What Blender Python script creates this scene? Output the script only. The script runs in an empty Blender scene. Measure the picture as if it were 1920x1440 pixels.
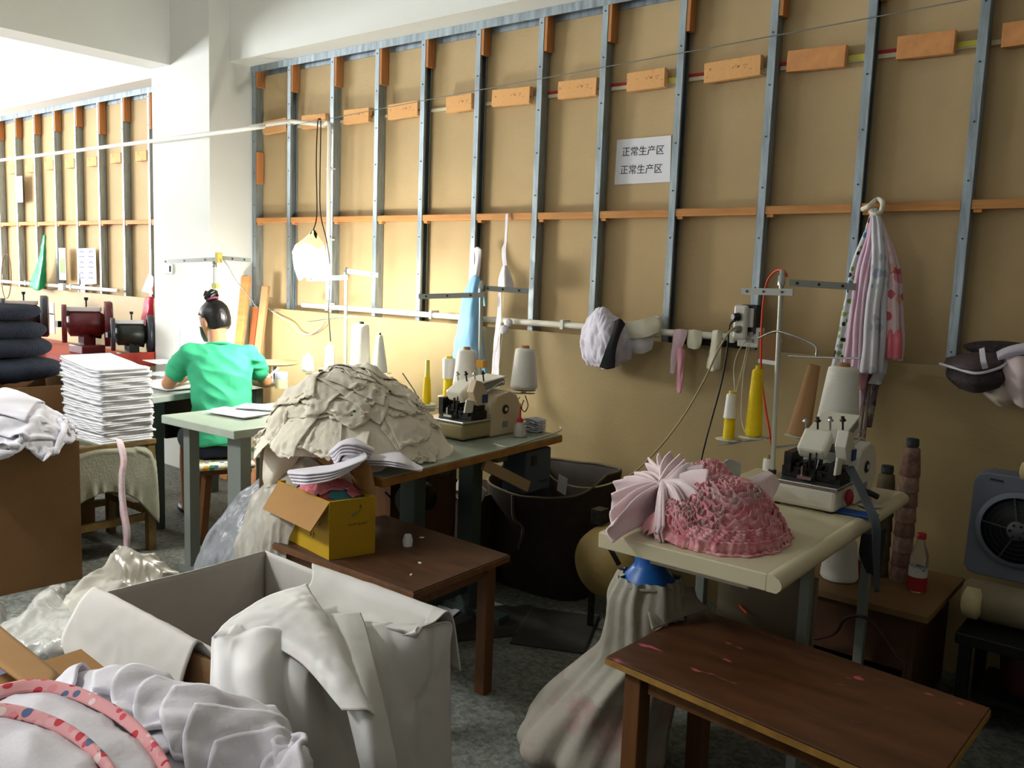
import bpy, math, random, numpy as np
from mathutils import Matrix, Vector
random.seed(7); RNG = np.random.default_rng(11)
SC = bpy.context.scene; COL = SC.collection
# ------------------------------------------------------------------ camera
CAM = np.array([5.190, -3.5887, 1.45]); FPX = 1641.9
MR = np.array([[0.777301068, 0.628070168, 0.036481686], [-0.106482848, 0.074189281, 0.991542916], [-0.620051975, 0.774612042, -0.124546107]])
cam = bpy.data.cameras.new('camera'); camo = bpy.data.objects.new('camera', cam); COL.objects.link(camo)
cam.sensor_width = 36; cam.lens = FPX * 36 / 1920; cam.clip_start = .05
m = Matrix.Identity(4)
for i in range(3):
    m[i][0] = MR[0][i]; m[i][1] = MR[1][i]; m[i][2] = -MR[2][i]; m[i][3] = CAM[i]
camo.matrix_world = m; SC.camera = camo

def P(px, py, x=None, y=None, z=None, d=None):
    """point in the room seen at a pixel of the photo, on the plane x=, y= or z=, or d metres deep"""
    w = np.array([(px - 960) / FPX, (720 - py) / FPX, 1.0]) @ MR
    t = d if d is not None else (z - CAM[2]) / w[2] if z is not None else (y - CAM[1]) / w[1] if y is not None else (x - CAM[0]) / w[0]
    return CAM + t * w
# ------------------------------------------------------------------ light and exposure
SC.view_settings.view_transform = 'Standard'; SC.view_settings.look = 'None'
SC.view_settings.gamma = 1; SC.view_settings.use_curve_mapping = False
SC.view_settings.exposure = 0.12
W = bpy.data.worlds.new('world'); SC.world = W; W.use_nodes = True
W.node_tree.nodes['Background'].inputs[0].default_value = (.80, .90, 1, 1)
W.node_tree.nodes['Background'].inputs[1].default_value = 1.2
FILL_TUBES = [(1.3, -4.2), (-.4, -3.9)]
def area(name, loc, target, sx, sy, power, color=(1, 1, 1), spread=180):
    l = bpy.data.lights.new(name, 'AREA'); l.shape = 'RECTANGLE'; l.size = sx; l.size_y = sy
    l.energy = power; l.color = color; l.spread = math.radians(spread)
    o = bpy.data.objects.new(name, l); COL.objects.link(o); o.location = loc
    o.rotation_euler = (Vector(target) - Vector(loc)).to_track_quat('-Z', 'Y').to_euler()
    return o
# daylight through the three windows of the left wall and added fill at the window behind
for wy, pw in ((-1.75, 150), (-4.0, 410), (-6.25, 430)):
    area('window_daylight', (-5.9, wy, 1.75), (0, wy, 1.5), 1.7, 1.5, pw, (.93, .97, 1))
area('window_daylight', (1.2, -7.9, 1.8), (1.8, 0, 1.9), 2.2, 1.4, 14, (.95, .97, 1))  # weak fill lamp added at the unseen rear window
# two unseen ceiling tubes added as fill, behind and left of the camera
for tx, ty in FILL_TUBES: area('fill_tube_light', (tx, ty, 3.10), (tx + .35, ty + .35, 0), 1.2, .06, 85, (.98, 1, .97), spread=118)
# ------------------------------------------------------------------ materials
def lin(h):
    if isinstance(h, str):
        h = [int(h[i:i+2], 16) / 255 for i in (0, 2, 4)]
        h = [c / 12.92 if c <= .04045 else ((c + .055) / 1.055) ** 2.4 for c in h]
    return (*h[:3], 1)
MATS = {}
def mat(name, col, rough=.6, metal=0, var=0, scale=8, col2=None, bump=0, bscale=60, stretch=(1, 1, 1), emit=None, estr=0, trans=0, alpha=1, sss=0, coat=0, thresh=None, ior=1.45, sheen=0):
    if name in MATS: return MATS[name]
    M = bpy.data.materials.new(name); M.use_nodes = True; n = M.node_tree.nodes; L = M.node_tree.links
    b = n['Principled BSDF']; c = lin(col)
    b.inputs['Base Color'].default_value = c; b.inputs['Roughness'].default_value = rough; b.inputs['Metallic'].default_value = metal
    b.inputs['IOR'].default_value = ior
    if trans: b.inputs['Transmission Weight'].default_value = trans
    if alpha < 1: b.inputs['Alpha'].default_value = alpha
    if coat: b.inputs['Coat Weight'].default_value = coat
    if sheen: b.inputs['Sheen Weight'].default_value = sheen
    if emit: b.inputs['Emission Color'].default_value = lin(emit); b.inputs['Emission Strength'].default_value = estr
    tc = n.new('ShaderNodeTexCoord'); mp = n.new('ShaderNodeMapping'); mp.inputs['Scale'].default_value = stretch
    L.new(tc.outputs['Object'], mp.inputs[0])
    if var or col2:
        t = n.new('ShaderNodeTexNoise'); t.inputs['Scale'].default_value = scale; t.inputs['Detail'].default_value = 6; t.inputs['Roughness'].default_value = .6
        L.new(mp.outputs[0], t.inputs['Vector'])
        r = n.new('ShaderNodeValToRGB'); L.new(t.outputs['Fac'], r.inputs[0])
        lo, hi = thresh or (.35, .65)
        r.color_ramp.elements[0].position = lo; r.color_ramp.elements[1].position = hi
        c2 = lin(col2) if col2 else tuple(min(1, v * (1 + var)) for v in c[:3]) + (1,)
        c1 = c if col2 else tuple(v * (1 - var) for v in c[:3]) + (1,)
        r.color_ramp.elements[0].color = c1; r.color_ramp.elements[1].color = c2
        L.new(r.outputs[0], b.inputs['Base Color'])
    if bump:
        t = n.new('ShaderNodeTexNoise'); t.inputs['Scale'].default_value = bscale; t.inputs['Detail'].default_value = 5
        L.new(mp.outputs[0], t.inputs['Vector'])
        k = n.new('ShaderNodeBump'); k.inputs['Strength'].default_value = bump; k.inputs['Distance'].default_value = .01
        L.new(t.outputs['Fac'], k.inputs['Height']); L.new(k.outputs[0], b.inputs['Normal'])
    MATS[name] = M
    return M
def spots(name, base, cols, scale=30, size=.3, rough=.85, thick=None):
    """cloth with printed spots: voronoi cells, some of them coloured"""
    if name in MATS: return MATS[name]
    M = mat(name, base, rough); n = M.node_tree.nodes; L = M.node_tree.links; b = n['Principled BSDF']
    tc = n.new('ShaderNodeTexCoord'); v = n.new('ShaderNodeTexVoronoi'); v.inputs['Scale'].default_value = scale
    L.new(tc.outputs['Object'], v.inputs['Vector'])
    lt = n.new('ShaderNodeMath'); lt.operation = 'LESS_THAN'; lt.inputs[1].default_value = size; L.new(v.outputs['Distance'], lt.inputs[0])
    sp = n.new('ShaderNodeSeparateColor'); L.new(v.outputs['Color'], sp.inputs[0])
    r = n.new('ShaderNodeValToRGB'); r.color_ramp.interpolation = 'CONSTANT'; L.new(sp.outputs[0], r.inputs[0])
    els = r.color_ramp.elements
    for i, c in enumerate(cols):
        e = els[i] if i < 2 else els.new(i / len(cols))
        e.position = i / len(cols); e.color = lin(c)
    mx = n.new('ShaderNodeMix'); mx.data_type = 'RGBA'; mx.inputs[6].default_value = lin(base)
    L.new(lt.outputs[0], mx.inputs[0]); L.new(r.outputs[0], mx.inputs[7]); L.new(mx.outputs[2], b.inputs['Base Color'])
    return M
# ------------------------------------------------------------------ mesh helpers
WM = {}
def tag(o, label=None, cat=None, group=None, kind=None):
    if label: o['label'] = label
    if cat: o['category'] = cat
    if group: o['group'] = group
    if kind: o['kind'] = kind
    return o
def thing(name, label, cat, loc=(0, 0, 0), group=None, kind=None):
    o = bpy.data.objects.new(name, None); COL.objects.link(o); o.location = [float(v) for v in loc]
    o.empty_display_size = .05
    WM[o.name] = Matrix.Translation(o.location)
    return tag(o, label, cat, group, kind)
def unit(v):
    v = np.asarray(v, float); return v / (np.linalg.norm(v) + 1e-12)
def frame(axis):
    a = unit(axis); h = np.array([0, 0, 1.]) if abs(a[2]) < .9 else np.array([1., 0, 0])
    u = unit(np.cross(h, a)); return u, np.cross(a, u), a
def catmull(pts, n):
    p = np.asarray(pts, float); k = len(p)
    if k < 3:
        t = np.linspace(0, 1, n).reshape((-1,) + (1,) * (p.ndim - 1)); return p[0] * (1 - t) + p[-1] * t
    q = np.concatenate([(2 * p[0] - p[1])[None], p, (2 * p[-1] - p[-2])[None]]); t = np.linspace(0, k - 1 - 1e-9, n); i = t.astype(int); f = (t - i).reshape((-1,) + (1,) * (p.ndim - 1))
    a, b, c, d = q[i], q[i + 1], q[i + 2], q[i + 3]
    return .5 * (2 * b + (c - a) * f + (2 * a - 5 * b + 4 * c - d) * f * f + (3 * b - a - 3 * c + d) * f ** 3)
class MB:
    def __init__(s): s.v = []; s.f = []; s.mi = []; s.n = 0; s.sm = []
    def add(s, V, F, mi=0, smooth=False):
        V = np.asarray(V, float); s.v.append(V)
        for f in F: s.f.append([i + s.n for i in f]); s.mi.append(mi); s.sm.append(smooth)
        s.n += len(V); return s
    def box(s, c, size, rz=0, rx=0, ry=0, mi=0, R=None):
        h = np.asarray(size, float) / 2
        V = np.array([[x, y, z] for x in (-1, 1) for y in (-1, 1) for z in (-1, 1)]) * h
        if R is None:
            R = np.array((Matrix.Rotation(rz, 3, 'Z') @ Matrix.Rotation(ry, 3, 'Y') @ Matrix.Rotation(rx, 3, 'X')))
        return s.add(V @ np.asarray(R).T + np.asarray(c, float), [(0, 1, 3, 2), (4, 6, 7, 5), (0, 4, 5, 1), (2, 3, 7, 6), (0, 2, 6, 4), (1, 5, 7, 3)], mi)
    def b2(s, p0, p1, mi=0):
        p0 = np.asarray(p0, float); p1 = np.asarray(p1, float); return s.box((p0 + p1) / 2, np.abs(p1 - p0), mi=mi)
    def bar(s, p0, p1, w, h, up=(0, 0, 1), mi=0):
        p0 = np.asarray(p0, float); p1 = np.asarray(p1, float); a = unit(p1 - p0); r = unit(np.cross(a, up)); u = np.cross(r, a)
        return s.box((p0 + p1) / 2, (np.linalg.norm(p1 - p0), w, h), R=np.array([a, r, u]).T, mi=mi)
    def loft(s, rings, caps=True, mi=0, smooth=True, closed=True):
        n = len(rings[0]); V = np.vstack(rings); F = []
        for i in range(len(rings) - 1):
            for j in range(n if closed else n - 1):
                k = (j + 1) % n; F.append((i * n + j, i * n + k, (i + 1) * n + k, (i + 1) * n + j))
        s.add(V, F, mi, smooth)
        if caps:
            s.add(rings[0], [tuple(range(n))[::-1]], mi); s.add(rings[-1], [tuple(range(n))], mi)
        return s
    def cyl(s, p0, p1, r0, r1=None, n=16, mi=0, caps=True):
        r1 = r0 if r1 is None else r1; p0 = np.asarray(p0, float); p1 = np.asarray(p1, float); u, v, a = frame(p1 - p0)
        t = np.linspace(0, 2 * np.pi, n, endpoint=False)[:, None]; c = np.cos(t) * u + np.sin(t) * v
        return s.loft([p0 + c * r0, p1 + c * r1], caps, mi)
    def lathe(s, o, prof, axis=(0, 0, 1), n=24, mi=0, caps=True):
        u, v, a = frame(axis); t = np.linspace(0, 2 * np.pi, n, endpoint=False)[:, None]; c = np.cos(t) * u + np.sin(t) * v
        return s.loft([np.asarray(o, float) + a * z + c * r for r, z in prof], caps, mi)
    def tube(s, pts, r, n=8, seg=None, mi=0, rr=None):
        p = np.asarray(pts, float)
        if seg: p = catmull(p, seg)
        d = np.gradient(p, axis=0); u = frame(d[0])[0]; rings = []; t = np.linspace(0, 2 * np.pi, n, endpoint=False)[:, None]
        for i in range(len(p)):
            a = unit(d[i]); u = unit(u - a * (u @ a)); v = np.cross(a, u)
            rings.append(p[i] + (np.cos(t) * u + np.sin(t) * v) * (r if rr is None else rr[i]))
        return s.loft(rings, True, mi)
    def ell(s, c, r, n=16, m=10, mi=0, R=None):
        th = np.linspace(0, 2 * np.pi, n, endpoint=False); ph = np.linspace(.02, np.pi - .02, m)
        R = np.eye(3) if R is None else np.asarray(R)
        return s.loft([(np.stack([np.sin(a) * np.cos(th), np.sin(a) * np.sin(th), np.full(n, -np.cos(a))], 1) * np.asarray(r, float)) @ R.T + np.asarray(c, float) for a in ph], True, mi)
    def prism(s, poly, o, ux, uy, dep, mi=0):
        """2-D outline in axes ux, uy at o, pushed along dep"""
        o = np.asarray(o, float); ux = np.asarray(ux, float); uy = np.asarray(uy, float); dep = np.asarray(dep, float)
        a = np.array([o + ux * p[0] + uy * p[1] for p in poly]); n = len(a)
        s.add(np.vstack([a, a + dep]), [tuple(range(n))[::-1], tuple(range(n, 2 * n))] + [(i, (i + 1) % n, n + (i + 1) % n, n + i) for i in range(n)], mi)
        return s
    def grid(s, G, mi=0, thick=0, closed=False):
        G = np.asarray(G, float); h, w = G.shape[:2]
        if thick:
            du = np.gradient(G, axis=0); dv = np.gradient(G, axis=1); N = np.cross(du, dv); N /= np.linalg.norm(N, axis=2, keepdims=True) + 1e-9
            A = G + N * thick / 2; B = G - N * thick / 2
        else: A = G
        q = [(i * w + j, i * w + j + 1, (i + 1) * w + j + 1, (i + 1) * w + j) for i in range(h - 1) for j in range(w - 1)]
        if not thick: return s.add(A.reshape(-1, 3), q, mi, True)
        o = h * w; F = q + [tuple(o + k for k in f)[::-1] for f in q]
        e = [i * w for i in range(h)] + [(h - 1) * w + j for j in range(1, w)] + [i * w + w - 1 for i in range(h - 2, -1, -1)] + [j for j in range(w - 2, 0, -1)]
        for a, b in zip(e, e[1:] + e[:1]): F.append((a, b, o + b, o + a))
        return s.add(np.vstack([A.reshape(-1, 3), B.reshape(-1, 3)]), F, mi, True)
    def build(s, name, mats, parent=None, bevel=0, sub=0, flat=False):
        V = np.vstack(s.v)
        if parent is None:
            o3 = np.array([(V[:, 0].min() + V[:, 0].max()) / 2, (V[:, 1].min() + V[:, 1].max()) / 2, V[:, 2].min()])
        else: o3 = (V.min(0) + V.max(0)) / 2
        me = bpy.data.meshes.new(name); me.from_pydata((V - o3).tolist(), [], s.f); me.update()
        for k in (mats if isinstance(mats, (list, tuple)) else [mats]): me.materials.append(k)
        if any(s.mi): me.polygons.foreach_set('material_index', s.mi)
        if not flat: me.polygons.foreach_set('use_smooth', s.sm)
        o = bpy.data.objects.new(name, me); COL.objects.link(o)
        w = Matrix.Translation([float(x) for x in o3]); WM[o.name] = w
        if parent is not None:
            o.parent = parent; o.matrix_local = WM[parent.name].inverted() @ w
        else: o.location = [float(x) for x in o3]
        if bevel:
            k = o.modifiers.new('b', 'BEVEL'); k.width = bevel; k.segments = 2; k.limit_method = 'ANGLE'; k.angle_limit = .6
        if sub:
            k = o.modifiers.new('s', 'SUBSURF'); k.levels = sub; k.render_levels = sub
        return o
def kids(o): return [c for c in o.children]
def copy_tree(o, M4, label=None, group=None, parent=None):
    c = o.copy(); COL.objects.link(c)
    if parent is not None: c.parent = parent
    else: c.matrix_world = M4
    if label: c['label'] = label
    if group: c['group'] = group
    for ch in o.children: copy_tree(ch, None, parent=c)
    return c
def one(mb, name, m, label, cat, group=None, kind=None, **k):
    return tag(mb.build(name, m, **k), label, cat, group, kind)
# ---- noise and cloth
_G = RNG.normal(size=(256, 3)); _G /= np.linalg.norm(_G, axis=1, keepdims=True); _P = np.concatenate([RNG.permutation(256)] * 3)
def noise(p, scale=1., off=0.):
    """gradient noise for an array (...,3)"""
    q = np.asarray(p, float) * scale + off; i = np.floor(q).astype(int); f = q - i; u = f * f * f * (f * (f * 6 - 15) + 10); r = 0
    for dx in (0, 1):
        for dy in (0, 1):
            for dz in (0, 1):
                h = _P[_P[_P[(i[..., 0] + dx) & 255] + ((i[..., 1] + dy) & 255)] + ((i[..., 2] + dz) & 255)]
                d = (_G[h] * (f - np.array([dx, dy, dz]))).sum(-1)
                w = (u[..., 0] if dx else 1 - u[..., 0]) * (u[..., 1] if dy else 1 - u[..., 1]) * (u[..., 2] if dz else 1 - u[..., 2])
                r = r + d * w
    return r
def surf(ctrl, nu, nv):
    c = np.asarray(ctrl, float); a = catmull(c, nu); return np.swapaxes(catmull(np.swapaxes(a, 0, 1), nv), 0, 1)
def disp(G, amp, scale, off=0, ridge=False, aniso=(1, 1, 1)):
    du = np.gradient(G, axis=0); dv = np.gradient(G, axis=1); N = np.cross(du, dv); N /= np.linalg.norm(N, axis=2, keepdims=True) + 1e-9
    n = noise(G * np.array(aniso), scale, off)
    if ridge: n = .35 - np.abs(n) * 1.8
    return G + N * (n * amp)[..., None]
def cloth(X, rest=1.0, steps=60, iters=8, coll=None, pin=None, grav=.0012, damp=.96, bend=.3, nx=None, ny=None, L0=None, stiff=1.0):
    """small position-based cloth: X is (h,w,3); rest > 1 makes it buckle; coll(p) pushes points out of what they lie on"""
    X = X.copy(); V = np.zeros_like(X); h, w = X.shape[:2]
    sets = []
    def mk(di, dj, st, kb):
        a0, a1 = (slice(0, h - di), slice(di, h)); 
        b0, b1 = (slice(0, w - dj), slice(dj, w)) if dj >= 0 else (slice(-dj, w), slice(0, w + dj))
        A = (a0, b0); B = (a1, b1)
        l = np.linalg.norm((L0 if L0 is not None else X)[B] - (L0 if L0 is not None else X)[A], axis=2) * rest
        sets.append((A, B, l, kb))
    for di, dj, kb in ((0, 1, 1), (1, 0, 1), (1, 1, .6), (1, -1, .6), (0, 2, bend), (2, 0, bend)): mk(di, dj, 1, kb)
    pinm = None
    if pin is not None: pinm = pin; X0 = X.copy()
    for s_ in range(steps):
        O = X.copy(); V[..., 2] -= grav; X = X + V
        for it in range(iters):
            for A, B, l, kb in sets:
                d = X[B] - X[A]; n = np.linalg.norm(d, axis=2) + 1e-9
                c = (d * ((n - l) / n * .25 * kb * stiff)[..., None])
                X[A] = X[A] + c; X[B] = X[B] - c
            if pinm is not None: X[pinm] = X0[pinm]
        if coll is not None: X = coll(X, O)
        V = (X - O) * damp
    return X
class HF:
    """height field of what cloth rests on"""
    def __init__(s, x0, x1, y0, y1, cell=.01, base=0.):
        s.x0, s.y0, s.c = x0, y0, cell; s.H = np.full((int((x1 - x0) / cell) + 2, int((y1 - y0) / cell) + 2), float(base))
    def xy(s):
        i, j = np.meshgrid(np.arange(s.H.shape[0]), np.arange(s.H.shape[1]), indexing='ij'); return s.x0 + i * s.c, s.y0 + j * s.c
    def rect(s, a, b, c, d, z):
        X, Y = s.xy(); s.H = np.where((X >= a) & (X <= b) & (Y >= c) & (Y <= d), np.maximum(s.H, z), s.H); return s
    def quad(s, poly, z):
        X, Y = s.xy(); ok = np.ones_like(X, bool); n = len(poly)
        A = sum(poly[i][0] * poly[(i + 1) % n][1] - poly[(i + 1) % n][0] * poly[i][1] for i in range(n))
        for i in range(n):
            (ax, ay), (bx, by) = poly[i][:2], poly[(i + 1) % n][:2]
            ok &= ((bx - ax) * (Y - ay) - (by - ay) * (X - ax)) * np.sign(A) >= 0
        s.H = np.where(ok, np.maximum(s.H, z), s.H); return s
    def dome(s, cx, cy, rx, ry, z0, hgt, p=2.):
        X, Y = s.xy(); r = ((X - cx) / rx) ** 2 + ((Y - cy) / ry) ** 2
        s.H = np.maximum(s.H, np.where(r < 1, z0 + hgt * np.clip(1 - r ** (p / 2), 0, 1), s.H)); return s
    def at(s, p):
        fx = np.clip((p[..., 0] - s.x0) / s.c, 0, s.H.shape[0] - 1.01); fy = np.clip((p[..., 1] - s.y0) / s.c, 0, s.H.shape[1] - 1.01)
        i = fx.astype(int); j = fy.astype(int); a = fx - i; b = fy - j; H = s.H
        return H[i, j] * (1 - a) * (1 - b) + H[i + 1, j] * a * (1 - b) + H[i, j + 1] * (1 - a) * b + H[i + 1, j + 1] * a * b
    def coll(s, t=.004, step=.02, fr=.55):
        def f(X, O):
            h = s.at(X) + t; pen = h - X[..., 2]; hit = pen > 0
            X[..., 2] = np.where(hit, X[..., 2] + np.minimum(pen, step), X[..., 2])
            for k in (0, 1): X[..., k] = np.where(hit, O[..., k] * fr + X[..., k] * (1 - fr), X[..., k])
            return X
        return f
    def stamp(s, X, t=.004, lim=.05):
        q = X
        for k in range(3):   # densify so no cell is missed
            a = np.empty((q.shape[0] * 2 - 1, q.shape[1], 3)); a[::2] = q; a[1::2] = (q[:-1] + q[1:]) / 2
            b = np.empty((a.shape[0], q.shape[1] * 2 - 1, 3)); b[:, ::2] = a; b[:, 1::2] = (a[:, :-1] + a[:, 1:]) / 2; q = b
            if q.shape[0] > 160: break
        i = np.clip(((q[..., 0] - s.x0) / s.c).astype(int), 0, s.H.shape[0] - 1).ravel(); j = np.clip(((q[..., 1] - s.y0) / s.c).astype(int), 0, s.H.shape[1] - 1).ravel()
        z = np.minimum(q[..., 2].ravel() + t, s.H[i, j] + lim); np.maximum.at(s.H, (i, j), z)
def throw(hf, cx, cy, w, h, n=20, ang=0, crumple=.75, drop=.05, steps=45, t=.004, bend=.25, iters=6, grav=.0025, stamp=True, shape=None, lim=.05, seed=0, tilt=0.):
    """let one crumpled piece of cloth fall on the height field; returns its grid"""
    m_ = max(6, int(n * h / w)); u, v = np.meshgrid(np.linspace(-.5, .5, n), np.linspace(-.5, .5, m_), indexing='ij')
    if shape: u, v = shape(u, v)
    flat = np.stack([u * w, v * h, np.zeros_like(u)], -1); r = np.random.default_rng(seed + 100)
    X = flat * crumple; c, s_ = math.cos(ang), math.sin(ang)
    X = np.stack([X[..., 0] * c - X[..., 1] * s_ + cx, X[..., 0] * s_ + X[..., 1] * c + cy, X[..., 2]], -1)
    X[..., 2] = hf.at(X).max() * .0 + hf.at(X) + drop + noise(X, 9, seed * 7.3) * .06 + noise(X, 22, seed * 3.1) * .02
    X[..., :2] += r.normal(size=X[..., :2].shape) * w * .004
    X = cloth(X, steps=steps, iters=iters, coll=hf.coll(t), L0=flat, bend=bend, grav=grav, damp=.9)
    if stamp: hf.stamp(X, t, lim)
    return X
def refine(X, k=2):
    return surf(X, (X.shape[0] - 1) * k + 1, (X.shape[1] - 1) * k + 1)
#====STAGE1
# ------------------------------------------------------------------ shared materials
BOARD = mat('fibreboard', 'bea47a', .85, var=.06, scale=2.2, bump=.15, bscale=140)
BOARD2 = mat('pale_board', 'aa9468', .6, var=.07, scale=1.6, bump=.1, bscale=90)
WHITEW = mat('plaster', 'dcdcd6', .8, var=.015, scale=3, bump=.05, bscale=80)
STEEL = mat('galvanised_steel', '98a3aa', .40, .7, var=.28, scale=26, bump=.1, bscale=50, stretch=(1, 1, .15))
WOOD = mat('raw_pine', 'c98c50', .75, var=.18, scale=9, bump=.2, stretch=(.3, 3, 3))
WOODV = mat('raw_pine_upright', 'b97a44', .75, var=.14, scale=9, bump=.2, stretch=(3, 3, .3))
WOODN = mat('nailed_pine', 'e2a96c', .8, col2='7a4a22', scale=46, thresh=(.60, .66), bump=.2)
PVC = mat('white_plastic_pipe', 'e4e0d4', .45)
CONCRETE = mat('dusty_concrete', '4e504b', .9, col2='83867f', scale=55, thresh=(.36, .74), bump=.5, bscale=40)
# ------------------------------------------------------------------ the room
def struct(name, mb, m, **k): o = mb.build(name, m, **k); o['kind'] = 'structure'; return o
XL, XR, YB, HC = -6.0, 7.0, -8.0, 3.25
struct('floor', MB().b2((XL - .2, YB - .2, -.1), (XR + .2, .3, 0)), CONCRETE)
struct('ceiling', MB().b2((XL - .2, YB - .2, HC), (XR + .2, .3, HC + .1)), WHITEW)
struct('wall_back', MB().b2((XL, .062, 0), (XR, .2, HC)), BOARD)
DULLW = mat('low_bounce_plaster', '8f8a7e', .9, var=.04, scale=3)  # unseen right and rear walls darkened to cut bounced light
struct('wall_right', MB().b2((XR, YB, 0), (XR + .15, .2, HC)), DULLW)
m = MB(); ys = [YB, -7.1, -5.4, -4.85, -3.15, -2.6, -.9, .2]
for i in range(0, 8, 2): m.b2((XL - .15, ys[i], 0), (XL, ys[i + 1], HC))
for i in (1, 3, 5): m.b2((XL - .15, ys[i], 0), (XL, ys[i + 1], .95)); m.b2((XL - .15, ys[i], 2.55), (XL, ys[i + 1], HC))
struct('wall_left', m, WHITEW)
m = MB(); m.b2((XL, YB - .15, 0), (.1, YB, HC)); m.b2((2.3, YB - .15, 0), (XR, YB, HC)); m.b2((.1, YB - .15, 0), (2.3, YB, 1.1)); m.b2((.1, YB - .15, 2.5), (2.3, YB, HC))
struct('wall_rear', m, DULLW)
FRAME = mat('window_frame_white', 'e8e8e6', .5); GLASS = mat('window_glass', 'ffffff', .02, trans=1, ior=1.1)
def window(n, o, ux, w, z0, z1):
    o = np.array(o, float); ux = np.array(ux, float); f = MB()
    for a in (0, w / 2, w): f.box(o + ux * a + (0, 0, (z0 + z1) / 2), (.05, .05, z1 - z0))
    for z in (z0, z1): f.bar(o + (0, 0, z), o + ux * w + (0, 0, z), .05, .05)
    fo = struct('window_%d' % n, f, FRAME)
    g = MB(); g.bar(o + (0, 0, (z0 + z1) / 2), o + ux * w + (0, 0, (z0 + z1) / 2), .004, z1 - z0 - .04)
    g.build('pane', GLASS, fo)
for i, y in enumerate((-7.1, -4.85, -2.6)): window(i + 1, (XL - .08, y, 0), (0, 1, 0), 1.7, .95, 2.55)
window(4, (.1, YB - .08, 0), (1, 0, 0), 2.2, 1.1, 2.5)
# board partition out of view, added to keep window light off the lower right
t = thing('light_blocker', 'added unseen board partition off to the left of the work tables', 'blocker', (-2, -3.4, 0))
MB().b2((-2.02, -4.7, .02), (-1.98, -1.7, 2.0)).build('panel', mat('blocker_board', '7a6848', .85), t)
for y in (-4.6, -3.2, -1.8): MB().b2((-2.3, y - .03, 0), (-1.7, y + .03, .05)).build('foot', mat('blocker_board', '7a6848', .85), t)
for tx, ty in FILL_TUBES:  # fixtures for the added fill tubes, out of view
    t = thing('fill_tube', 'added fill tube on the ceiling, ' + ('behind the camera' if tx > 1 else 'farther left'), 'fill light', (tx, ty, 3.12))
    MB().box((tx, ty, 3.20), (1.25, .08, .06)).build('housing', FRAME, t); MB().cyl((tx - .6, ty, 3.145), (tx + .6, ty, 3.145), .014).build('tube', mat('lit_fill_tube', 'ffffff', .4, emit='ffffff', estr=6), t)
# column and beams
struct('wall_column', MB().b2((-.722, -.311, 0), (-.012, .062, HC)), WHITEW, bevel=.004)
m = MB().b2((-.012, -.165, 2.758), (XR, .062, HC)); struct('trim_1', m, WHITEW)
m = MB().b2((XL, -.165, 2.758), (-.722, .062, HC)); struct('trim_2', m, WHITEW)
struct('trim_3', MB().b2((-.722, YB, 2.76), (-.48, -.311, HC)), WHITEW)
# lower boards: on the fronts of the studs
tag(MB().b2((-.012, -.014, 0), (XR, -.001, 1.165)).build('wainscot_board', BOARD2, bevel=.002), 'tall pale tan board covering the bottom of the stud wall right of the column', 'board')
tag(MB().b2((XL, -.014, 0), (-.722, -.001, 1.16)).build('wainscot_board', BOARD2, bevel=.002), 'pale tan board covering the bottom of the stud wall left of the column', 'board')
# top tracks
for a, b, l in ((-.012, XR, 'steel head channel running above the studs right of the column'), (XL, -.722, 'steel head channel running above the studs left of the column')):
    m = MB(); m.b2((a, .0, 2.748), (b, .06, 2.757)); m.b2((a, -.003, 2.715), (b, .0, 2.757)); m.b2((a, .055, 2.70), (b, .061, 2.757))
    one(m, 'head_channel', STEEL, l, 'steel channel')
def nth(n):
    t_ = ['', 'first', 'second', 'third', 'fourth', 'fifth', 'sixth', 'seventh', 'eighth', 'ninth', 'tenth', 'eleventh', 'twelfth', 'thirteenth', 'fourteenth', 'fifteenth', 'sixteenth', 'seventeenth', 'eighteenth', 'nineteenth', 'twentieth']
    return t_[n] if n <= 20 else 'thirtieth' if n == 30 else 'fortieth' if n == 40 else ('twenty-', 'thirty-')[n > 30] + t_[n % 10]
ORD = ['first', 'second', 'third', 'fourth', 'fifth', 'sixth', 'seventh', 'eighth', 'ninth', 'tenth', 'eleventh', 'twelfth', 'thirteenth', 'fourteenth', 'fifteenth']
def stud(x, openside, hb, label, extra=None, w=.032, tilt=0.):
    t = thing('wall_stud', label, 'stud', (x, 0, 0), 'steel studs of the unfinished wall')
    g = MB(); d = .058; T = .0022; z0, z1 = .01, 2.745
    s_ = -1 if openside else 1
    xw = x + (w if not openside else 0)
    g.b2((x, 0, z0), (x + w, T, z1)); g.b2((x, d - T, z0), (x + w, d, z1)); g.b2((xw - T / 2, T, z0), (xw + T / 2, d - T, z1))
    xo = x + (0 if not openside else w)
    g.b2((xo - T / 2, T, z0), (xo + T / 2, .012, z1)); g.b2((xo - T / 2, d - .012, z0), (xo + T / 2, d - T, z1))
    if not openside: g.b2((xw, .024, z0), (xw + .002, .028, z1)); g.b2((xw, .036, z0), (xw + .002, .040, z1))
    else: g.b2((x + .010, .02, z0), (x + .014, .04, z1))
    for z in np.arange(1.22, 2.7, .21): g.cyl((x + w * .5, -.0025, z), (x + w * .5, .001, z), .0035, n=8, mi=1)
    g.build('channel', [STEEL, mat('screw_heads', '3a3c3e', .5, .8)], t)
    b = MB().b2((x + w + .001, .002, 2.745 - hb), (x + w + .020, .056, 2.744)); b.build('wood_block', WOODV, t, bevel=.002)
    if extra:
        b = MB().b2((x + w + .001, .002, extra[0]), (x + w + .02, .05, extra[1])); b.build('wood_block', WOODV, t, bevel=.002)
    return t
sx = [0.008, .384, .809, 1.211, 1.586, 1.991, 2.406, 2.781, 3.191, 3.615, 4.01, 4.405, 4.81, 5.21, 5.61]
hb = [.125, .19, .2, .23, .175, .16, .192, .196, .205, .202, .2, .2, .2, .2, .2]
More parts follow.
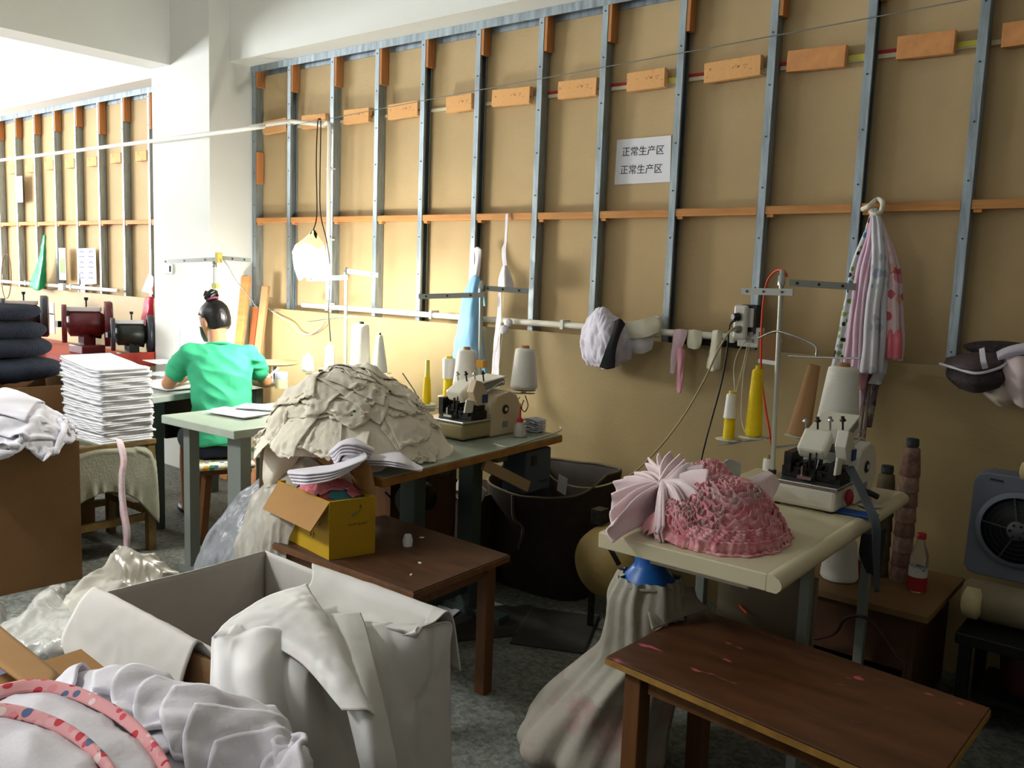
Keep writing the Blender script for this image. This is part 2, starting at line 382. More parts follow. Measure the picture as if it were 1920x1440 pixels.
for i, x in enumerate(sx):
    lab = 'grey steel wall stud with wood block, ' + (ORD[i] + ' to the right of the white column' if i else 'touching the right side of the white column')
    stud(x, i in (1, 4, 5, 8, 10), hb[i], lab, (1.99, 2.20) if i == 0 else None)
xl = [-.952 - .4 * i for i in range(10)]
for i, x in enumerate(xl): stud(x, False, [.23, .3, .21, .28, .19, .2, .2, .2, .2, .2][i], 'steel wall stud left of the column, ' + ORD[i] + ' from the column going left', w=.026)
# horizontal battens between the studs
allx = [(a, b, 'right') for a, b in zip(sx[:-1], sx[1:])]
for i, (a, b, _) in enumerate(allx):
    m = MB(); z = 1.728 + (.002 if i < 7 else .004 * (i - 6)); m.box(((a + b) / 2 + .016, .020, z + .017), (b - a - .036, .034, .034), ry=-.004 * (i > 6))
    m.box((a + .055, .022, z - .006), (.03, .03, .014))
    one(m, 'wooden_batten', WOOD, 'thin orange wood batten in the ' + ORD[i] + ' bay right of the column', 'batten', 'battens between the studs', bevel=.002)
for i in range(9):
    a, b = xl[i + 1], xl[i]; m = MB(); m.box(((a + b) / 2 + .013, .020, 1.752 - .003 * (i % 2)), (b - a - .03, .034, .032)); m.box((a + .05, .018, 1.73), (.03, .03, .014))
    one(m, 'wooden_batten', WOOD, 'thin wood batten left of the column, in the ' + ORD[i] + ' bay between studs', 'batten', 'battens between the studs', bevel=.002)
# nailed blocks on their laths
blocks = [(497, 540), (569, 614), (648, 695), (731, 787), (840, 888), (926, 997), (1050, 1122), (1179, 1250), (1324, 1430), (1479, 1589), (1685, 1794), (1882, 1940)]
for i, (p0, p1) in enumerate(blocks):
    x0 = P(p0, 240 - (p0 - 520) * .14, y=.03)[0]; x1 = P(p1, 240 - (p1 - 520) * .14, y=.03)[0]
    t = thing('spacer_block', 'nail-pocked pine block near the top of the ' + ORD[i] + ' bay right of the column', 'wood block', ((x0 + x1) / 2, .06, 2.31), 'pine blocks between the studs')
    MB().box(((x0 + x1) / 2, .028, 2.357), (x1 - x0, .030, .084), ry=(-.03, .02, .01, -.02)[i % 4]).build('block', WOODN if i not in (9, 10, 11) else mat('plain_pine', 'd4935a', .8, var=.12, scale=20), t, bevel=.002)
    m = MB(); m.b2((sx[i] + .036, .050, 2.335), (sx[i + 1] - .004, .058, 2.352)); m.build('lath', mat('painted_lath', 'd8cfae', .6), t)
    if i in (7, 8, 9, 10, 6): MB().b2((sx[i] + .036, .048, 2.353), (x0 - .002, .056, 2.366)).build('red_tape', mat('red_tape', 'a8202c', .6), t)
    if i in (7, 9, 10, 11): MB().b2((x1, .046, 2.34), (sx[i + 1] - .004, .0505, 2.36)).build('yellow_tape', mat('yellow_tape', 'd8cc50', .6), t)
for i in range(9):
    a, b = xl[i + 1], xl[i]
    one(MB().box(((a + b) / 2 + .06, .034, 2.255 + .004 * (i % 3)), (.17, .03, .075)), 'spacer_block', WOODN, 'small pine block high in the ' + ORD[i] + ' bay left of the column', 'wood block', 'pine blocks between the studs', bevel=.002)
# pipes on the wall
m = MB(); m.tube([(-5.9, -.36, 2.262), (.05, -.36, 2.266), (.29, -.2, 2.315), (.46, -.075, 2.352), (.52, -.05, 2.352), (.80, -.036, 2.312)], .0135, 10, 60); 
pt = m.build('conduit_pipe', PVC); tag(pt, 'long cream conduit pipe crossing in front of the column at head height and above', 'pipe')
m = MB(); m.tube([(.80, -.036, 2.318), (.846, -.036, 2.30), (.846, -.036, 2.0), (.848, -.036, 1.60), (.846, -.036, 1.25)], .0125, 10, 40)
m.box((.846, -.02, 2.05), (.05, .03, .008)); m.box((.846, -.02, 1.62), (.05, .03, .008))
tag(m.build('conduit_pipe', PVC), 'upright cream conduit pipe running down beside the third stud', 'pipe')
def hpipe(a, b, z0, z1, lab, y=-.05, r=.0155):
    m = MB(); m.tube([(a, y, z0), ((a + b) / 2, y, (z0 + z1) / 2 - .003), (b, y, z1)], r, 12, 30)
    o = m.build('wall_pipe', PVC); tag(o, lab, 'pipe')
    for x in np.arange(a + .25, b, .9): MB().box((x, y + .012, z0 + (z1 - z0) * (x - a) / (b - a)), (.018, abs(y) + .012, .046)).build('pipe_clip', mat('clip_white', 'd8d5ca', .5), o)
hpipe(.62, 3.78, 1.205, 1.215, 'white plastic pipe along the top of the pale board, clothes hanging on it')
hpipe(-5.5, -1.75, 1.205, 1.2, 'white plastic pipe left of the column along the top of the board')
#====STAGE2
# ------------------------------------------------------------------ furniture
LAMG = mat('grey_green_laminate', '8f988a', .38, var=.08, scale=5)
EDGEW = mat('worn_wood_edge', '9a6a2e', .6, var=.2, scale=14)
CREAMT = mat('cream_table_top', 'cfc5a6', .4, var=.04, scale=4)
GREEN = mat('dark_green_steel', '45524e', .45, .3)
GREYL = mat('grey_painted_steel', '7e847e', .5, .2)
BROWN = mat('dark_brown_board', '4a2e1c', .5, var=.35, scale=5, stretch=(1, 6, 6), bump=.1)
BROWNE = mat('board_edge', '9c7434', .6, var=.2, scale=30)
BROWNL = mat('reddish_leg_wood', '66401f', .55, var=.2, scale=8, stretch=(3, 3, .4))
CARD = mat('cardboard', '7c5a36', .85, var=.08, scale=3, bump=.1, bscale=100)
CARDI = mat('cardboard_inside', 'a07645', .85, var=.05)
WHT = mat('white_enamel', 'dcd9cc', .35); CREAM = mat('cream_enamel', 'cdbb9c', .4, var=.04); BLK = mat('black_plastic', '15161a', .4); CHR = mat('polished_steel', 'b9bcbe', .22, .95)
GREYM = mat('grey_paint', '8f918c', .45, .2); DARKM = mat('oily_machine_parts', '2b2a28', .4, .6, var=.4, scale=60)
WCLOTH = mat('white_cotton', 'd9d7dc', .9, var=.03, scale=4, bump=.15, bscale=200, sheen=.2)
def slab(poly, z0, z1, mi=0, m=None):
    m = m or MB(); p = [(float(a), float(b)) for a, b in poly]; A = sum(p[i][0] * p[(i + 1) % len(p)][1] - p[(i + 1) % len(p)][0] * p[i][1] for i in range(len(p)))
    if A < 0: p = p[::-1]
    return m.prism(p, (0, 0, z0), (1, 0, 0), (0, 1, 0), (0, 0, z1 - z0), mi)
def inset(poly, d):
    c = np.mean(poly, 0); return [tuple(c + (np.array(p) - c) * (1 - d / (np.linalg.norm(np.array(p) - c)))) for p in poly]
# low brown table under the yellow box
def low_table(label, q, z, leg, lm, edge):
    c = np.mean(q, 0); t = thing('low_table', label, 'table', (c[0], c[1], 0))
    slab(q, z - .022, z).build('table_top', BROWN, t, bevel=.002)
    slab(inset(q, -.004), z - .024, z - .004).build('edge_strip', edge, t, bevel=.001)
    qi = inset(q, .075)
    for a in qi: MB().box((a[0], a[1], (z - .025) / 2), (leg, leg, z - .025), rz=math.atan2(q[2][1] - q[1][1], q[2][0] - q[1][0])).build('leg', lm, t, bevel=.003)
    for i in range(4):
        a, b = np.array(qi[i]), np.array(qi[(i + 1) % 4]); u = unit(b - a) * (leg * .75)
        MB().bar((*(a + u), z - .055), (*(b - u), z - .055), .018, .05).build('apron', lm, t)
    return t
lowq = [(3.392, -1.323), (3.41, -1.799), (2.66, -1.80), (2.74, -1.29)]
low_table('low dark brown wooden table carrying the yellow box', lowq, .5, .045, BROWNL, BROWNL)
BROWN2 = mat('pink_smeared_board', '55341f', .42, var=.3, scale=4, stretch=(1, 5, 5))
n = BROWN2.node_tree.nodes; L = BROWN2.node_tree.links; b_ = n['Principled BSDF']; src = b_.inputs['Base Color'].links[0].from_socket
tc = n.new('ShaderNodeTexCoord'); mp = n.new('ShaderNodeMapping'); mp.inputs['Scale'].default_value = (7, 19, 1); mp.inputs['Rotation'].default_value = (0, 0, .35); mp.inputs['Location'].default_value = (3.4, 1.7, 0)
L.new(tc.outputs['Object'], mp.inputs[0]); nt = n.new('ShaderNodeTexNoise'); nt.inputs['Scale'].default_value = 1.0; nt.inputs['Detail'].default_value = 3; L.new(mp.outputs[0], nt.inputs['Vector'])
rp = n.new('ShaderNodeValToRGB'); rp.color_ramp.elements[0].position = .655; rp.color_ramp.elements[1].position = .70; L.new(nt.outputs['Fac'], rp.inputs[0])
mx = n.new('ShaderNodeMix'); mx.data_type = 'RGBA'; mx.inputs[7].default_value = lin('c4566a'); L.new(rp.outputs[0], mx.inputs[0]); L.new(src, mx.inputs[6]); L.new(mx.outputs[2], b_.inputs['Base Color'])
bq = [(4.07, -1.26), (4.052, -1.735), (4.85, -1.83), (4.868, -1.345)]
t = thing('work_bench', 'low brown wooden bench with pink smears in the front right', 'bench', (4.46, -1.54, 0))
slab(bq, .460, .48).build('bench_top', BROWN2, t, bevel=.002)
slab(inset(bq, -.003), .458, .474).build('edge_strip', BROWNE, t)
for a in [(4.13, -1.33), (4.12, -1.685), (4.79, -1.75), (4.79, -1.42)]: MB().box((a[0], a[1], .229), (.05, .05, .458), rz=-.1).build('leg', BROWNL, t, bevel=.003)
for a, b in (((4.16, -1.69), (4.76, -1.745)), ((4.16, -1.335), (4.76, -1.415)), ((4.13, -1.37), (4.12, -1.65)), ((4.79, -1.46), (4.79, -1.71))): MB().bar((*a, .425), (*b, .425), .02, .05).build('apron', BROWNL, t)
# centre sewing table
cq = [(2.975, -.448), (3.05, -1.595), (2.50, -1.595), (2.45, -.44)]
t = thing('sewing_table', 'grey topped sewing table with worn wooden edge under the cream garment pile', 'table', (2.75, -1.05, 0))
slab(inset(cq, .006), .722, .75).build('table_top', LAMG, t)
slab(cq, .716, .746).build('wood_edge', EDGEW, t, bevel=.003)
for y in (-.86, -1.20):
    g = MB(); g.box((2.80, y, .37), (.085, .06, .70)); g.box((2.80, y, .7), (.34, .07, .03)); g.box((2.80, y, .02), (.42, .07, .035)); g.build('leg', GREEN, t, bevel=.004)
MB().bar((2.80, -.86, .12), (2.80, -1.20, .12), .03, .05).build('crossbar', GREEN, t)
g = MB().b2((2.84, -.70, .52), (2.97, -.52, .705)); bx_ = g.build('control_box', mat('slate_plastic', '3c4854', .5), t, bevel=.008)
MB().b2((2.971, -.66, .64), (2.975, -.63, .68)).build('switch', BLK, bx_); MB().b2((2.971, -.60, .56), (2.974, -.55, .565)).build('vent', BLK, bx_)
MB().bar((2.99, -1.0, .70), (3.0, -.72, .565), .015, .045).build('wooden_strut', mat('pale_strut', 'a48a63', .7), t)
MB().lathe((2.70, -1.15, .52), [(.055, 0), (.06, .01), (.06, .13), (.05, .14)], axis=(0, 1, 0)).build('motor', DARKM, t)
# left sewing table
lq = [(1.462, -1.498), (2.007, -1.478), (2.0, -.25), (1.455, -.27)]
t = thing('sewing_table', 'grey green sewing table beside the seated worker, nearly bare', 'table', (1.73, -.9, 0))
slab(lq, .712, .75).build('table_top', mat('mint_laminate', 'a9b3a4', .35, var=.05), t, bevel=.004)
for y in (-1.40, -.45):
    g = MB(); g.box((1.93, y, .37), (.10, .055, .69)); g.build('leg', GREYL, t, bevel=.004)
    MB().box((1.73, y, .02), (.5, .06, .035)).build('foot_bar', GREYL, t); MB().box((1.55, y, .37), (.05, .05, .67)).build('leg', GREYL, t)
# right sewing table
rq = [(3.915, -1.588), (4.402, -1.586), (4.385, -.41), (3.875, -.43)]
t = thing('sewing_table', 'cream sewing table with rolled edge carrying the pink pleated pile', 'table', (4.17, -1.05, 0))
slab(rq, .706, .75).build('table_top', CREAMT, t, bevel=.003)
m = MB(); prof = [(.0, .0), (.018, -.002), (.032, -.010), (.038, -.022), (.036, -.034), (.026, -.044), (0, -.044)]
m.loft([[np.array([p[0] + dx, p[1], .7505 + dz]) for dx, dz in prof] for p in (rq[1], rq[2])]); m.build('rolled_edge', CREAMT, t)
MB().b2((4.06, -1.55, .686), (4.34, -1.40, .705)).build('under_board', mat('pale_under_board', 'b5aa94', .6), t)
for x, y in ((4.36, -1.18), (4.36, -.62), (4.0, -.62), (4.0, -1.10)): MB().box((x, y, .352), (.03, .03, .704)).build('leg', GREYL, t, bevel=.003)
for x in (4.0, 4.36): MB().bar((x, -1.16, .15), (x, -.64, .15), .02, .03).build('crossbar', GREYL, t)
m = MB(); m.b2((4.05, -.95, .50), (4.22, -.80, .70)); m.build('motor_box', mat('navy_paint', '1c2a44', .45), t, bevel=.006)
# worker's table
wq = [(.944, -1.256), (.737, -.30), (.20, -.40), (.40, -1.37)]
t = thing('sewing_table', 'grey work table in front of the seated worker', 'table', (.57, -.8, 0))
slab(wq, .715, .75).build('table_top', mat('pale_grey_laminate', 'a5aca8', .4, var=.04), t, bevel=.004)
for x, y in ((.80, -1.15), (.66, -.42), (.42, -1.2), (.30, -.5)): MB().box((x, y, .355), (.05, .05, .71)).build('leg', GREEN, t)
MB().b2((.45, -1.0, .45), (.62, -.75, .70)).build('motor_box', BLK, t, bevel=.01)
# machine table with red tray tops in the left bay
RED = mat('red_tray_paint', 'b03a28', .5, var=.1, scale=6)
t = thing('machine_table', 'long red table along the left wall carrying the round machines', 'table', (-1.7, -.6, 0))
MB().b2((-4.6, -.95, .70), (-.76, -.12, .73)).build('table_top', RED, t, bevel=.003)
MB().b2((-4.6, -.97, .70), (-.76, -.952, .80)).build('front_rim', RED, t); MB().b2((-.758, -.97, .70), (-.74, -.12, .80)).build('side_rim', RED, t)
for x in (-4.4, -2.6, -.85):
    for y in (-.88, -.2): MB().box((x, y, .35), (.05, .05, .70)).build('leg', GREEN, t)
# cardboard boxes
def open_box(name, label, q, z0, z1, m, mi, flaps=(), th=.005, group=None, cat='box'):
    c = np.mean(q, 0); t = thing(name, label, cat, (c[0], c[1], z0), group); g = MB(); n_ = len(q)
    qi = inset(q, th * 2.2)
    for i in range(n_):
        a, b, c2, d = q[i], q[(i + 1) % n_], qi[(i + 1) % n_], qi[i]; slab([a, b, c2, d], z0, z1, 0, g)
    slab(qi, z0, z0 + th, 1, g); g.build('carton', [m, mi], t)
    for i, ang, ln in flaps:
        a, b = np.array([*q[i], z1]), np.array([*q[(i + 1) % n_], z1]); out = unit(np.array([a[0] + b[0] - 2 * c[0], a[1] + b[1] - 2 * c[1], 0])); ab = unit(b - a); out = unit(out - ab * (out @ ab))
        dv = out * math.cos(ang) + np.array([0, 0, 1]) * math.sin(ang); nv = np.cross(ab, dv)
        f = MB(); f.prism([(.003, 0), (np.linalg.norm(b - a) - .003, 0), (np.linalg.norm(b - a) - .012, ln), (.012, ln)], a + nv * .002, ab, dv, nv * .004); f.build('flap', [mi], t)
    return t
open_box('cardboard_box', 'tall brown cardboard box at far left under the grey white cloth', [(1.284, -1.79), (1.234, -2.36), (.70, -2.34), (.75, -1.81)], 0, .64, CARD, CARDI)
YEL = mat('yellow_print_card', 'b8920f', .55, var=.08, scale=5)
yq = [(3.011, -1.79), (3.058, -1.632), (2.705, -1.60), (2.66, -1.735)]
t = open_box('yellow_box', 'yellow printed carton on the low brown table, flaps open', yq, .50, .695, YEL, CARDI, ((3, -.95, .11), (1, 1.75, .11)))
m = MB()   # faint print on the faces
a, b = np.array([*yq[0], 0]), np.array([*yq[1], 0]); ab = unit(b - a); nrm = np.cross(ab, (0, 0, 1))
def glyphs(o, u, v, rows, h, w, seed, mb, th=.0006):
    """little strokes of printed characters"""
    r = np.random.default_rng(seed); nn = np.cross(u, v)
    for k in range(rows):
        for _ in range(4):
            x0, y0 = r.uniform(0, w * .7), r.uniform(0, h); hz = r.random() < .5; l = w * r.uniform(.4, .8) if hz else h * r.uniform(.4, .8)
            c = o + u * (k * w * 1.3 + x0) + v * y0
            mb.prism([(0, 0), (l if hz else .0012, 0), (l if hz else .0012, .0012 if hz else l), (0, .0012 if hz else l)], c, u, v, nn * th)
z = np.array([0, 0, 1.])
glyphs(a + ab * .065 + z * .605 + nrm * .0005, ab, z, 9, .006, .006, 1, m); glyphs(a + ab * .105 + z * .65 + nrm * .0005, ab, z, 1, .014, .012, 5, m)
a2 = np.array([*yq[3], 0]); ab2 = unit(np.array([*yq[0], 0]) - a2); n2 = np.cross(ab2, z)
glyphs(a2 + ab2 * .17 + z * .60 + n2 * .0005, ab2, z, 6, .02, .018, 3, m); glyphs(a2 + ab2 * .23 + z * .545 + n2 * .0005, ab2, z, 2, .02, .015, 4, m)
m.build('printed_marks', mat('print_ink', '4a3a10', .7), t, flat=True)
# stool table under the white stack
t = thing('wooden_stand', 'small wooden stool table under the tall white fabric stack, wrapped in grey cloth', 'stool', (.88, -1.56, 0))
OLDW = mat('old_wood', '7a6338', .75, var=.3, scale=8, bump=.2)
MB().b2((.66, -1.775, .545), (1.125, -1.335, .57)).build('seat', OLDW, t, bevel=.003)
for x, y in ((1.10, -1.36), (1.10, -1.75), (.69, -1.36), (.69, -1.75)): MB().box((x, y, .272), (.04, .04, .545)).build('leg', OLDW, t, bevel=.003)
for a, b in (((1.08, -1.73, .17), (1.08, -1.385, .17)), ((.69, -1.73, .17), (.69, -1.385, .17)), ((.71, -1.365, .2), (1.06, -1.365, .2))): MB().bar(a, b, .025, .035).build('rail', OLDW, t)
# cabinet behind the right table, dark shelf
t = thing('low_cabinet', 'small dark wooden cabinet behind the right table with bottle and cones on top', 'cabinet', (4.33, -.35, 0))
DW = mat('dark_cabinet_wood', '4b2f1b', .6, var=.2, scale=6); DW2 = mat('cabinet_top_board', '7a5c3a', .6, var=.1)
MB().b2((4.02, -.60, .372), (4.56, -.08, .395)).build('cabinet_top', DW2, t, bevel=.002)
MB().b2((4.04, -.57, 0), (4.06, -.1, .372)).build('side_panel', DW, t); MB().b2((4.50, -.57, 0), (4.52, -.1, .372)).build('side_panel', DW, t)
MB().b2((4.061, -.565, .18), (4.499, -.55, .371)).build('front_panel', DW, t); MB().b2((4.06, -.12, 0), (4.50, -.1, .372)).build('back_panel', DW, t)
# ------------------------------------------------------------------ overlock machines
def overlock(ox, oy, label, body, base, tilt, flip=False, S=1.0):
    t = thing('overlock_machine', label, 'sewing machine', (ox, oy, .75))
    def T(mb):
        for k in range(len(mb.v)): mb.v[k] = mb.v[k] * S + np.array([ox, oy, .7503])
        return mb
    def bd(mb, n_, m_, par=t, **k): return T(mb).build(n_, m_, par, **k)
    bd(MB().b2((0, 0, .006), (.21, .185, .074)), 'base', base, bevel=.012)
    for x in (.02, .19):
        for y in (.02, .165): bd(MB().cyl((x, y, 0), (x, y, .008), .01), 'rubber_foot', BLK)
    bd(MB().b2((-.006, -.006, .075), (.216, .17, .085)), 'cloth_plate', CHR, bevel=.003)
    m = MB(); m.b2((.012, .06, .086), (.20, .16, .118)); m.b2((.02, .05, .10), (.045, .158, .165)); m.b2((.165, .05, .10), (.19, .158, .15))
    for k in range(6): m.cyl((.04 + .025 * k, .052, .105), (.04 + .025 * k, .075, .105), .007, n=8)
    for k in range(5): m.b2((.05 + .024 * k, .07, .118), (.064 + .024 * k, .15, .13 + .008 * (k % 3)))
    m.cyl((.10, .06, .085), (.10, .06, .17), .004, n=8); m.cyl((.12, .055, .085), (.12, .06, .18), .003, n=8)
    bd(m, 'looper_block', DARKM, bevel=.001)
    m = MB(); m.box((.10, .045, .096), (.045, .05, .01)); m.b2((.085, .03, .09), (.09, .05, .13)); bd(m, 'presser_foot', CHR)
    o = [(.175, .0), (.175, .10), (.19, .15), (.21, .175), (.30, .19), (.345, .17), (.375, .12), (.375, .06), (.35, .02), (.35, .0)]
    bd(MB().prism(o, (.215, 0, .002), (0, 1, 0), (0, 0, 1), (-.19, 0, 0)), 'body', body, bevel=.006)
    m = MB(); m.lathe((.216, .265, .115), [(.0201, 0), (.0201, .003), (.017, .005)], axis=(1, 0, 0)); bb = bd(m, 'badge', BLK)
    bd(MB().lathe((.2165, .265, .115), [(.008, .004), (.008, .0062)], axis=(1, 0, 0)), 'badge_centre', WHT, bb)
    bd(MB().b2((.2155, .25, .035), (.217, .285, .062)), 'plate_label', GREYM)
    bd(MB().prism([(0, 0), (.055, .0), (.062, .05), (.03, .10), (-.01, .11), (-.03, .06)], (.21, .085, .165 - .02), (0, 1, 0), (0, 0, 1), (-.035, 0, 0)), 'face_cover', WHT if tilt else CREAM, bevel=.003)
    m = MB(); m.prism([(0, 0), (.05, -.005), (.06, .045), (.012, .055)], (.19, .02, .12), (0, 1, 0), (0, 0, 1), (.008, 0, 0)); bd(m, 'side_guard', WHT, bevel=.002)
    R_ = Matrix.Rotation(.12 + tilt, 3, 'X')
    bd(MB().box((.105, .22, .215), (.12, .20, .03), R=R_), 'top_arm', GREYM, bevel=.006)
    bd(MB().box((.105, .22, .236), (.125, .21, .008), R=R_), 'top_cover', WHT, bevel=.003)
    bd(MB().box((.10, .10, .195), (.09, .09, .05), rx=.5 + tilt), 'head_cover', WHT, bevel=.01)
    for k in range(4):
        x, y, zz = .05 + .035 * k, .14 + .015 * k, .225 + .004 * k
        m = MB(); m.cyl((x, y, zz), (x, y - .01, zz + .045), .0035, n=8); m.lathe((x, y - .006, zz + .03), [(.004, 0), (.010, .002), (.010, .006), (.005, .008), (.006, .016)], axis=(0, -.3, 1), n=12); bd(m, 'tension_knob', DARKM if k % 2 else CHR)
    m = MB().lathe((.10, .376, .10), [(.01, 0), (.052, .003), (.056, .01), (.056, .022), (.045, .026), (.012, .02)], axis=(0, 1, 0), n=28); bd(m, 'hand_wheel', body)
    m = MB(); m.tube([(.2, .16, .20), (.215, .2, .225), (.2, .26, .235), (.17, .3, .22)], .0025, 6, 20); bd(m, 'thread_guide', CHR)
    bd(MB().b2((.205, .115, .155), (.2165, .145, .19)), 'blue_sticker', mat('navy_sticker', '1d3f74', .4))
    return t
overlock(2.598, -.925, 'cream and tan overlock sewing machine on the centre table', CREAM, mat('tan_base', '9d9067', .5), 0.)
overlock(4.125, -.915, 'white overlock sewing machine with chrome plate on the right table', WHT, WHT, .22, S=1.0)
# ------------------------------------------------------------------ thread stands and cones
def stand(label, foot, top, arms, plates, m=GREYM, rods=()):
    t = thing('thread_stand', label, 'thread stand', foot)
    foot = np.array(foot, float); top = np.array(top, float)
    MB().cyl(foot, top, .009, n=12).build('pole', mat('stand_pole_paint', 'b5b5a8', .4, .3), t)
    MB().lathe(foot, [(.03, 0), (.03, .006), (.014, .012), (.014, .03)]).build('clamp', DARKM, t)
    MB().lathe(top - (0, 0, .045), [(.014, 0), (.014, .035), (.010, .036), (.010, .05), (.004, .055)]).build('top_clamp', CHR, t)
    for a, b in arms:
        g = MB().bar(a, b, .003, .024, up=(0, 0, 1)); d = unit(np.array(b) - np.array(a))
        o = g.build('thread_arm', m, t)
        l = np.linalg.norm(np.array(b) - np.array(a))
        for f_ in (.12, .45, .8):
            c = np.array(a) + (np.array(b) - np.array(a)) * f_; nn = unit(np.cross(d, (0, 0, 1)))
            MB().cyl(c - nn * .004, c + nn * .004, .005, n=10).build('eyelet', DARKM, o)
    for a, b in plates:
        MB().bar(a, b, .03, .004, up=(0, 0, 1)).build('spool_rail', m, t)
    for pts, r in rods: MB().tube(pts, r, 8, 24).build('bent_rod', CHR, t)
    return t
CONEW = mat('white_thread', 'e4e1da', .8, bump=.3, bscale=1, stretch=(2, 2, 300)); CONEY = mat('yellow_thread', 'e0c000', .75, bump=.3, stretch=(2, 2, 300), bscale=1)
YPL = mat('yellow_plastic_core', 'cfc43c', .4); PAP = mat('brown_paper_core', 'a07850', .8); BLC = mat('black_core', '222327', .5)
def cone(loc, label, kind, h, rb, rt, lean=(0, 0), disc=True, group=None, body=CONEW, th=None, s=1.):
    t = thing('thread_cone', label, 'thread cone', loc, group or 'cones of thread'); o = np.array(loc, float); ax = unit((lean[0], lean[1], 1))
    if kind == 'full':      # fat wound cone with the core's tip above
        MB().lathe(o + ax * .004, [(rb * .92, 0), (rb, .008), (rb * .995, .02), (rt * 1.02, h * .9), (rt * .97, h * .97), (rt * .7, h)], ax, 28).build('thread_winding', body, t)
        MB().lathe(o, [(rb * .7, 0), (rb * .7, .004), (rt * .42, h + .002), (rt * .38, h + .016), (rt * .3, h + .0165)], ax, 20).build('core', th or PAP, t)
    elif kind == 'slim':    # yellow core, thread only on the lower part
        MB().lathe(o, [(rb * .8, 0), (rb * .8, .004), (rt, h), (rt * .8, h + .001)], ax, 20).build('core', th or YPL, t)
        k = .58; r1 = rb * .8 + (rt - rb * .8) * k + .0025
        MB().lathe(o + ax * .008, [(rb * .95, 0), (rb, .006), (r1 * 1.04, h * k - .008), (r1, h * k)], ax, 24).build('thread_winding', body, t)
    elif kind == 'capped':  # yellow below, white sleeve above
        MB().lathe(o, [(rb, 0), (rb, .006), (rb * .92, h * .5), (rt * .7, h * .5)], ax, 24).build('thread_winding', CONEY, t)
        MB().lathe(o + ax * h * .46, [(rb * 1.15, 0), (rb * 1.12, .005), (rt * 1.05, h * .5), (rt * .9, h * .53)], ax, 24).build('white_sleeve', mat('white_plastic_sleeve', 'dedbd6', .5), t)
        MB().lathe(o + ax * h * .98, [(rt * .6, 0), (rt * .55, .012)], ax, 16).build('core_tip', YPL, t)
    elif kind == 'bare':
        MB().lathe(o, [(rb, 0), (rb * .98, .002), (rt, h), (rt * .8, h), (rt * .75, h - .02)], ax, 24).build('paper_core', PAP, t)
    return t
def disc(p, r=.05, m=None, label='clear plastic spool disc'):
    return MB().lathe(np.array(p) - (0, 0, .006), [(.01, -.01), (.012, 0), (r, .002), (r, .004), (.012, .006), (.004, .008), (.003, .05)], n=28)
DISC = mat('cloudy_plastic', 'cfcdb8', .35, alpha=.75)
# right stand
st = stand('tall thread stand with two flat arms behind the white overlock machine', (3.985, -.55, .75), (3.966, -.55, 1.49),
      [(P(1390, 546, y=-.52), P(1487, 548, y=-.57)), (P(1480, 530, y=-.55), P(1606, 538, y=-.50))], [(P(1350, 835, y=-.56), P(1440, 822, y=-.55)), ((3.99, -.54, .86), P(1590, 822, y=-.42))],
      rods=[([P(1422, 634, y=-.53), P(1450, 622, y=-.55), P(1470, 624, y=-.565), P(1515, 641, y=-.56), P(1530, 652, y=-.56), P(1530, 668, y=-.56)], .0035), ([P(1478, 667, y=-.57), P(1530, 670, y=-.57), P(1612, 672, y=-.57)], .003)])
dd = [(P(1366, 822, y=-.56), .048), (P(1412, 818, y=-.55), .052), (P(1497, 815, y=-.47), .05), (P(1568, 812, y=-.47), .055)]
for p, r in dd: disc(p, r).build('spool_disc', DISC, st)
cone(dd[0][0], 'slim cone, yellow below and white sleeve above, at left end of the right thread stand', 'capped', .17, .0215, .017)
cone(dd[1][0], 'tall slim bright yellow thread cone on the right thread stand', 'full', .245, .031, .020, body=CONEY, th=CONEY)
cone(dd[2][0], 'bare brown cardboard thread cone leaning behind the white overlock machine', 'bare', .26, .041, .021, lean=(.13, .05))
cone(dd[3][0], 'fat white thread cone at right end of the right thread stand', 'full', .235, .074, .052, lean=(.03, 0))
# centre stand
cp = P(901, 700, y=-.50)
st = stand('grey thread stand with long flat arm rising behind the centre overlock machine', (cp[0], -.5, .75), P(903, 530, y=-.5),
      [(P(785, 556, y=-.60), P(908, 553, y=-.515)), (P(905, 540, y=-.49), P(991, 546, y=-.45))], [(P(790, 765, y=-.6), P(880, 765, y=-.50)), (P(895, 735, y=-.48), P(1000, 738, y=-.45))])
dd = [(P(800, 757, y=-.6), .05), (P(840, 742, y=-.5), .05), (P(873, 728, y=-.52), .05), (P(982, 730, y=-.45), .055)]
for p, r in dd: disc(p, r).build('spool_disc', DISC, st)
cone(dd[0][0], 'slim yellow cone with half its thread used, left of the centre thread stand', 'slim', .21, .0215, .010, body=CONEY)
cone(dd[1][0], 'white sleeved cone with yellow thread below, on the centre thread stand', 'capped', .185, .025, .03)
cone(dd[2][0], 'short fat white thread cone beside the blue hanging cloth', 'full', .18, .062, .044)
cone(dd[3][0], 'fat white thread cone alone at the right end of the centre stand', 'full', .185, .062, .046)
t = thing('knob_guide', 'amber thread block on the centre stand pole', 'thread guide', P(901, 672, y=-.52))
MB().box(P(903, 682, y=-.525), (.045, .03, .036)).build('block', mat('amber_plastic', 'c58f2e', .5), t, bevel=.003)
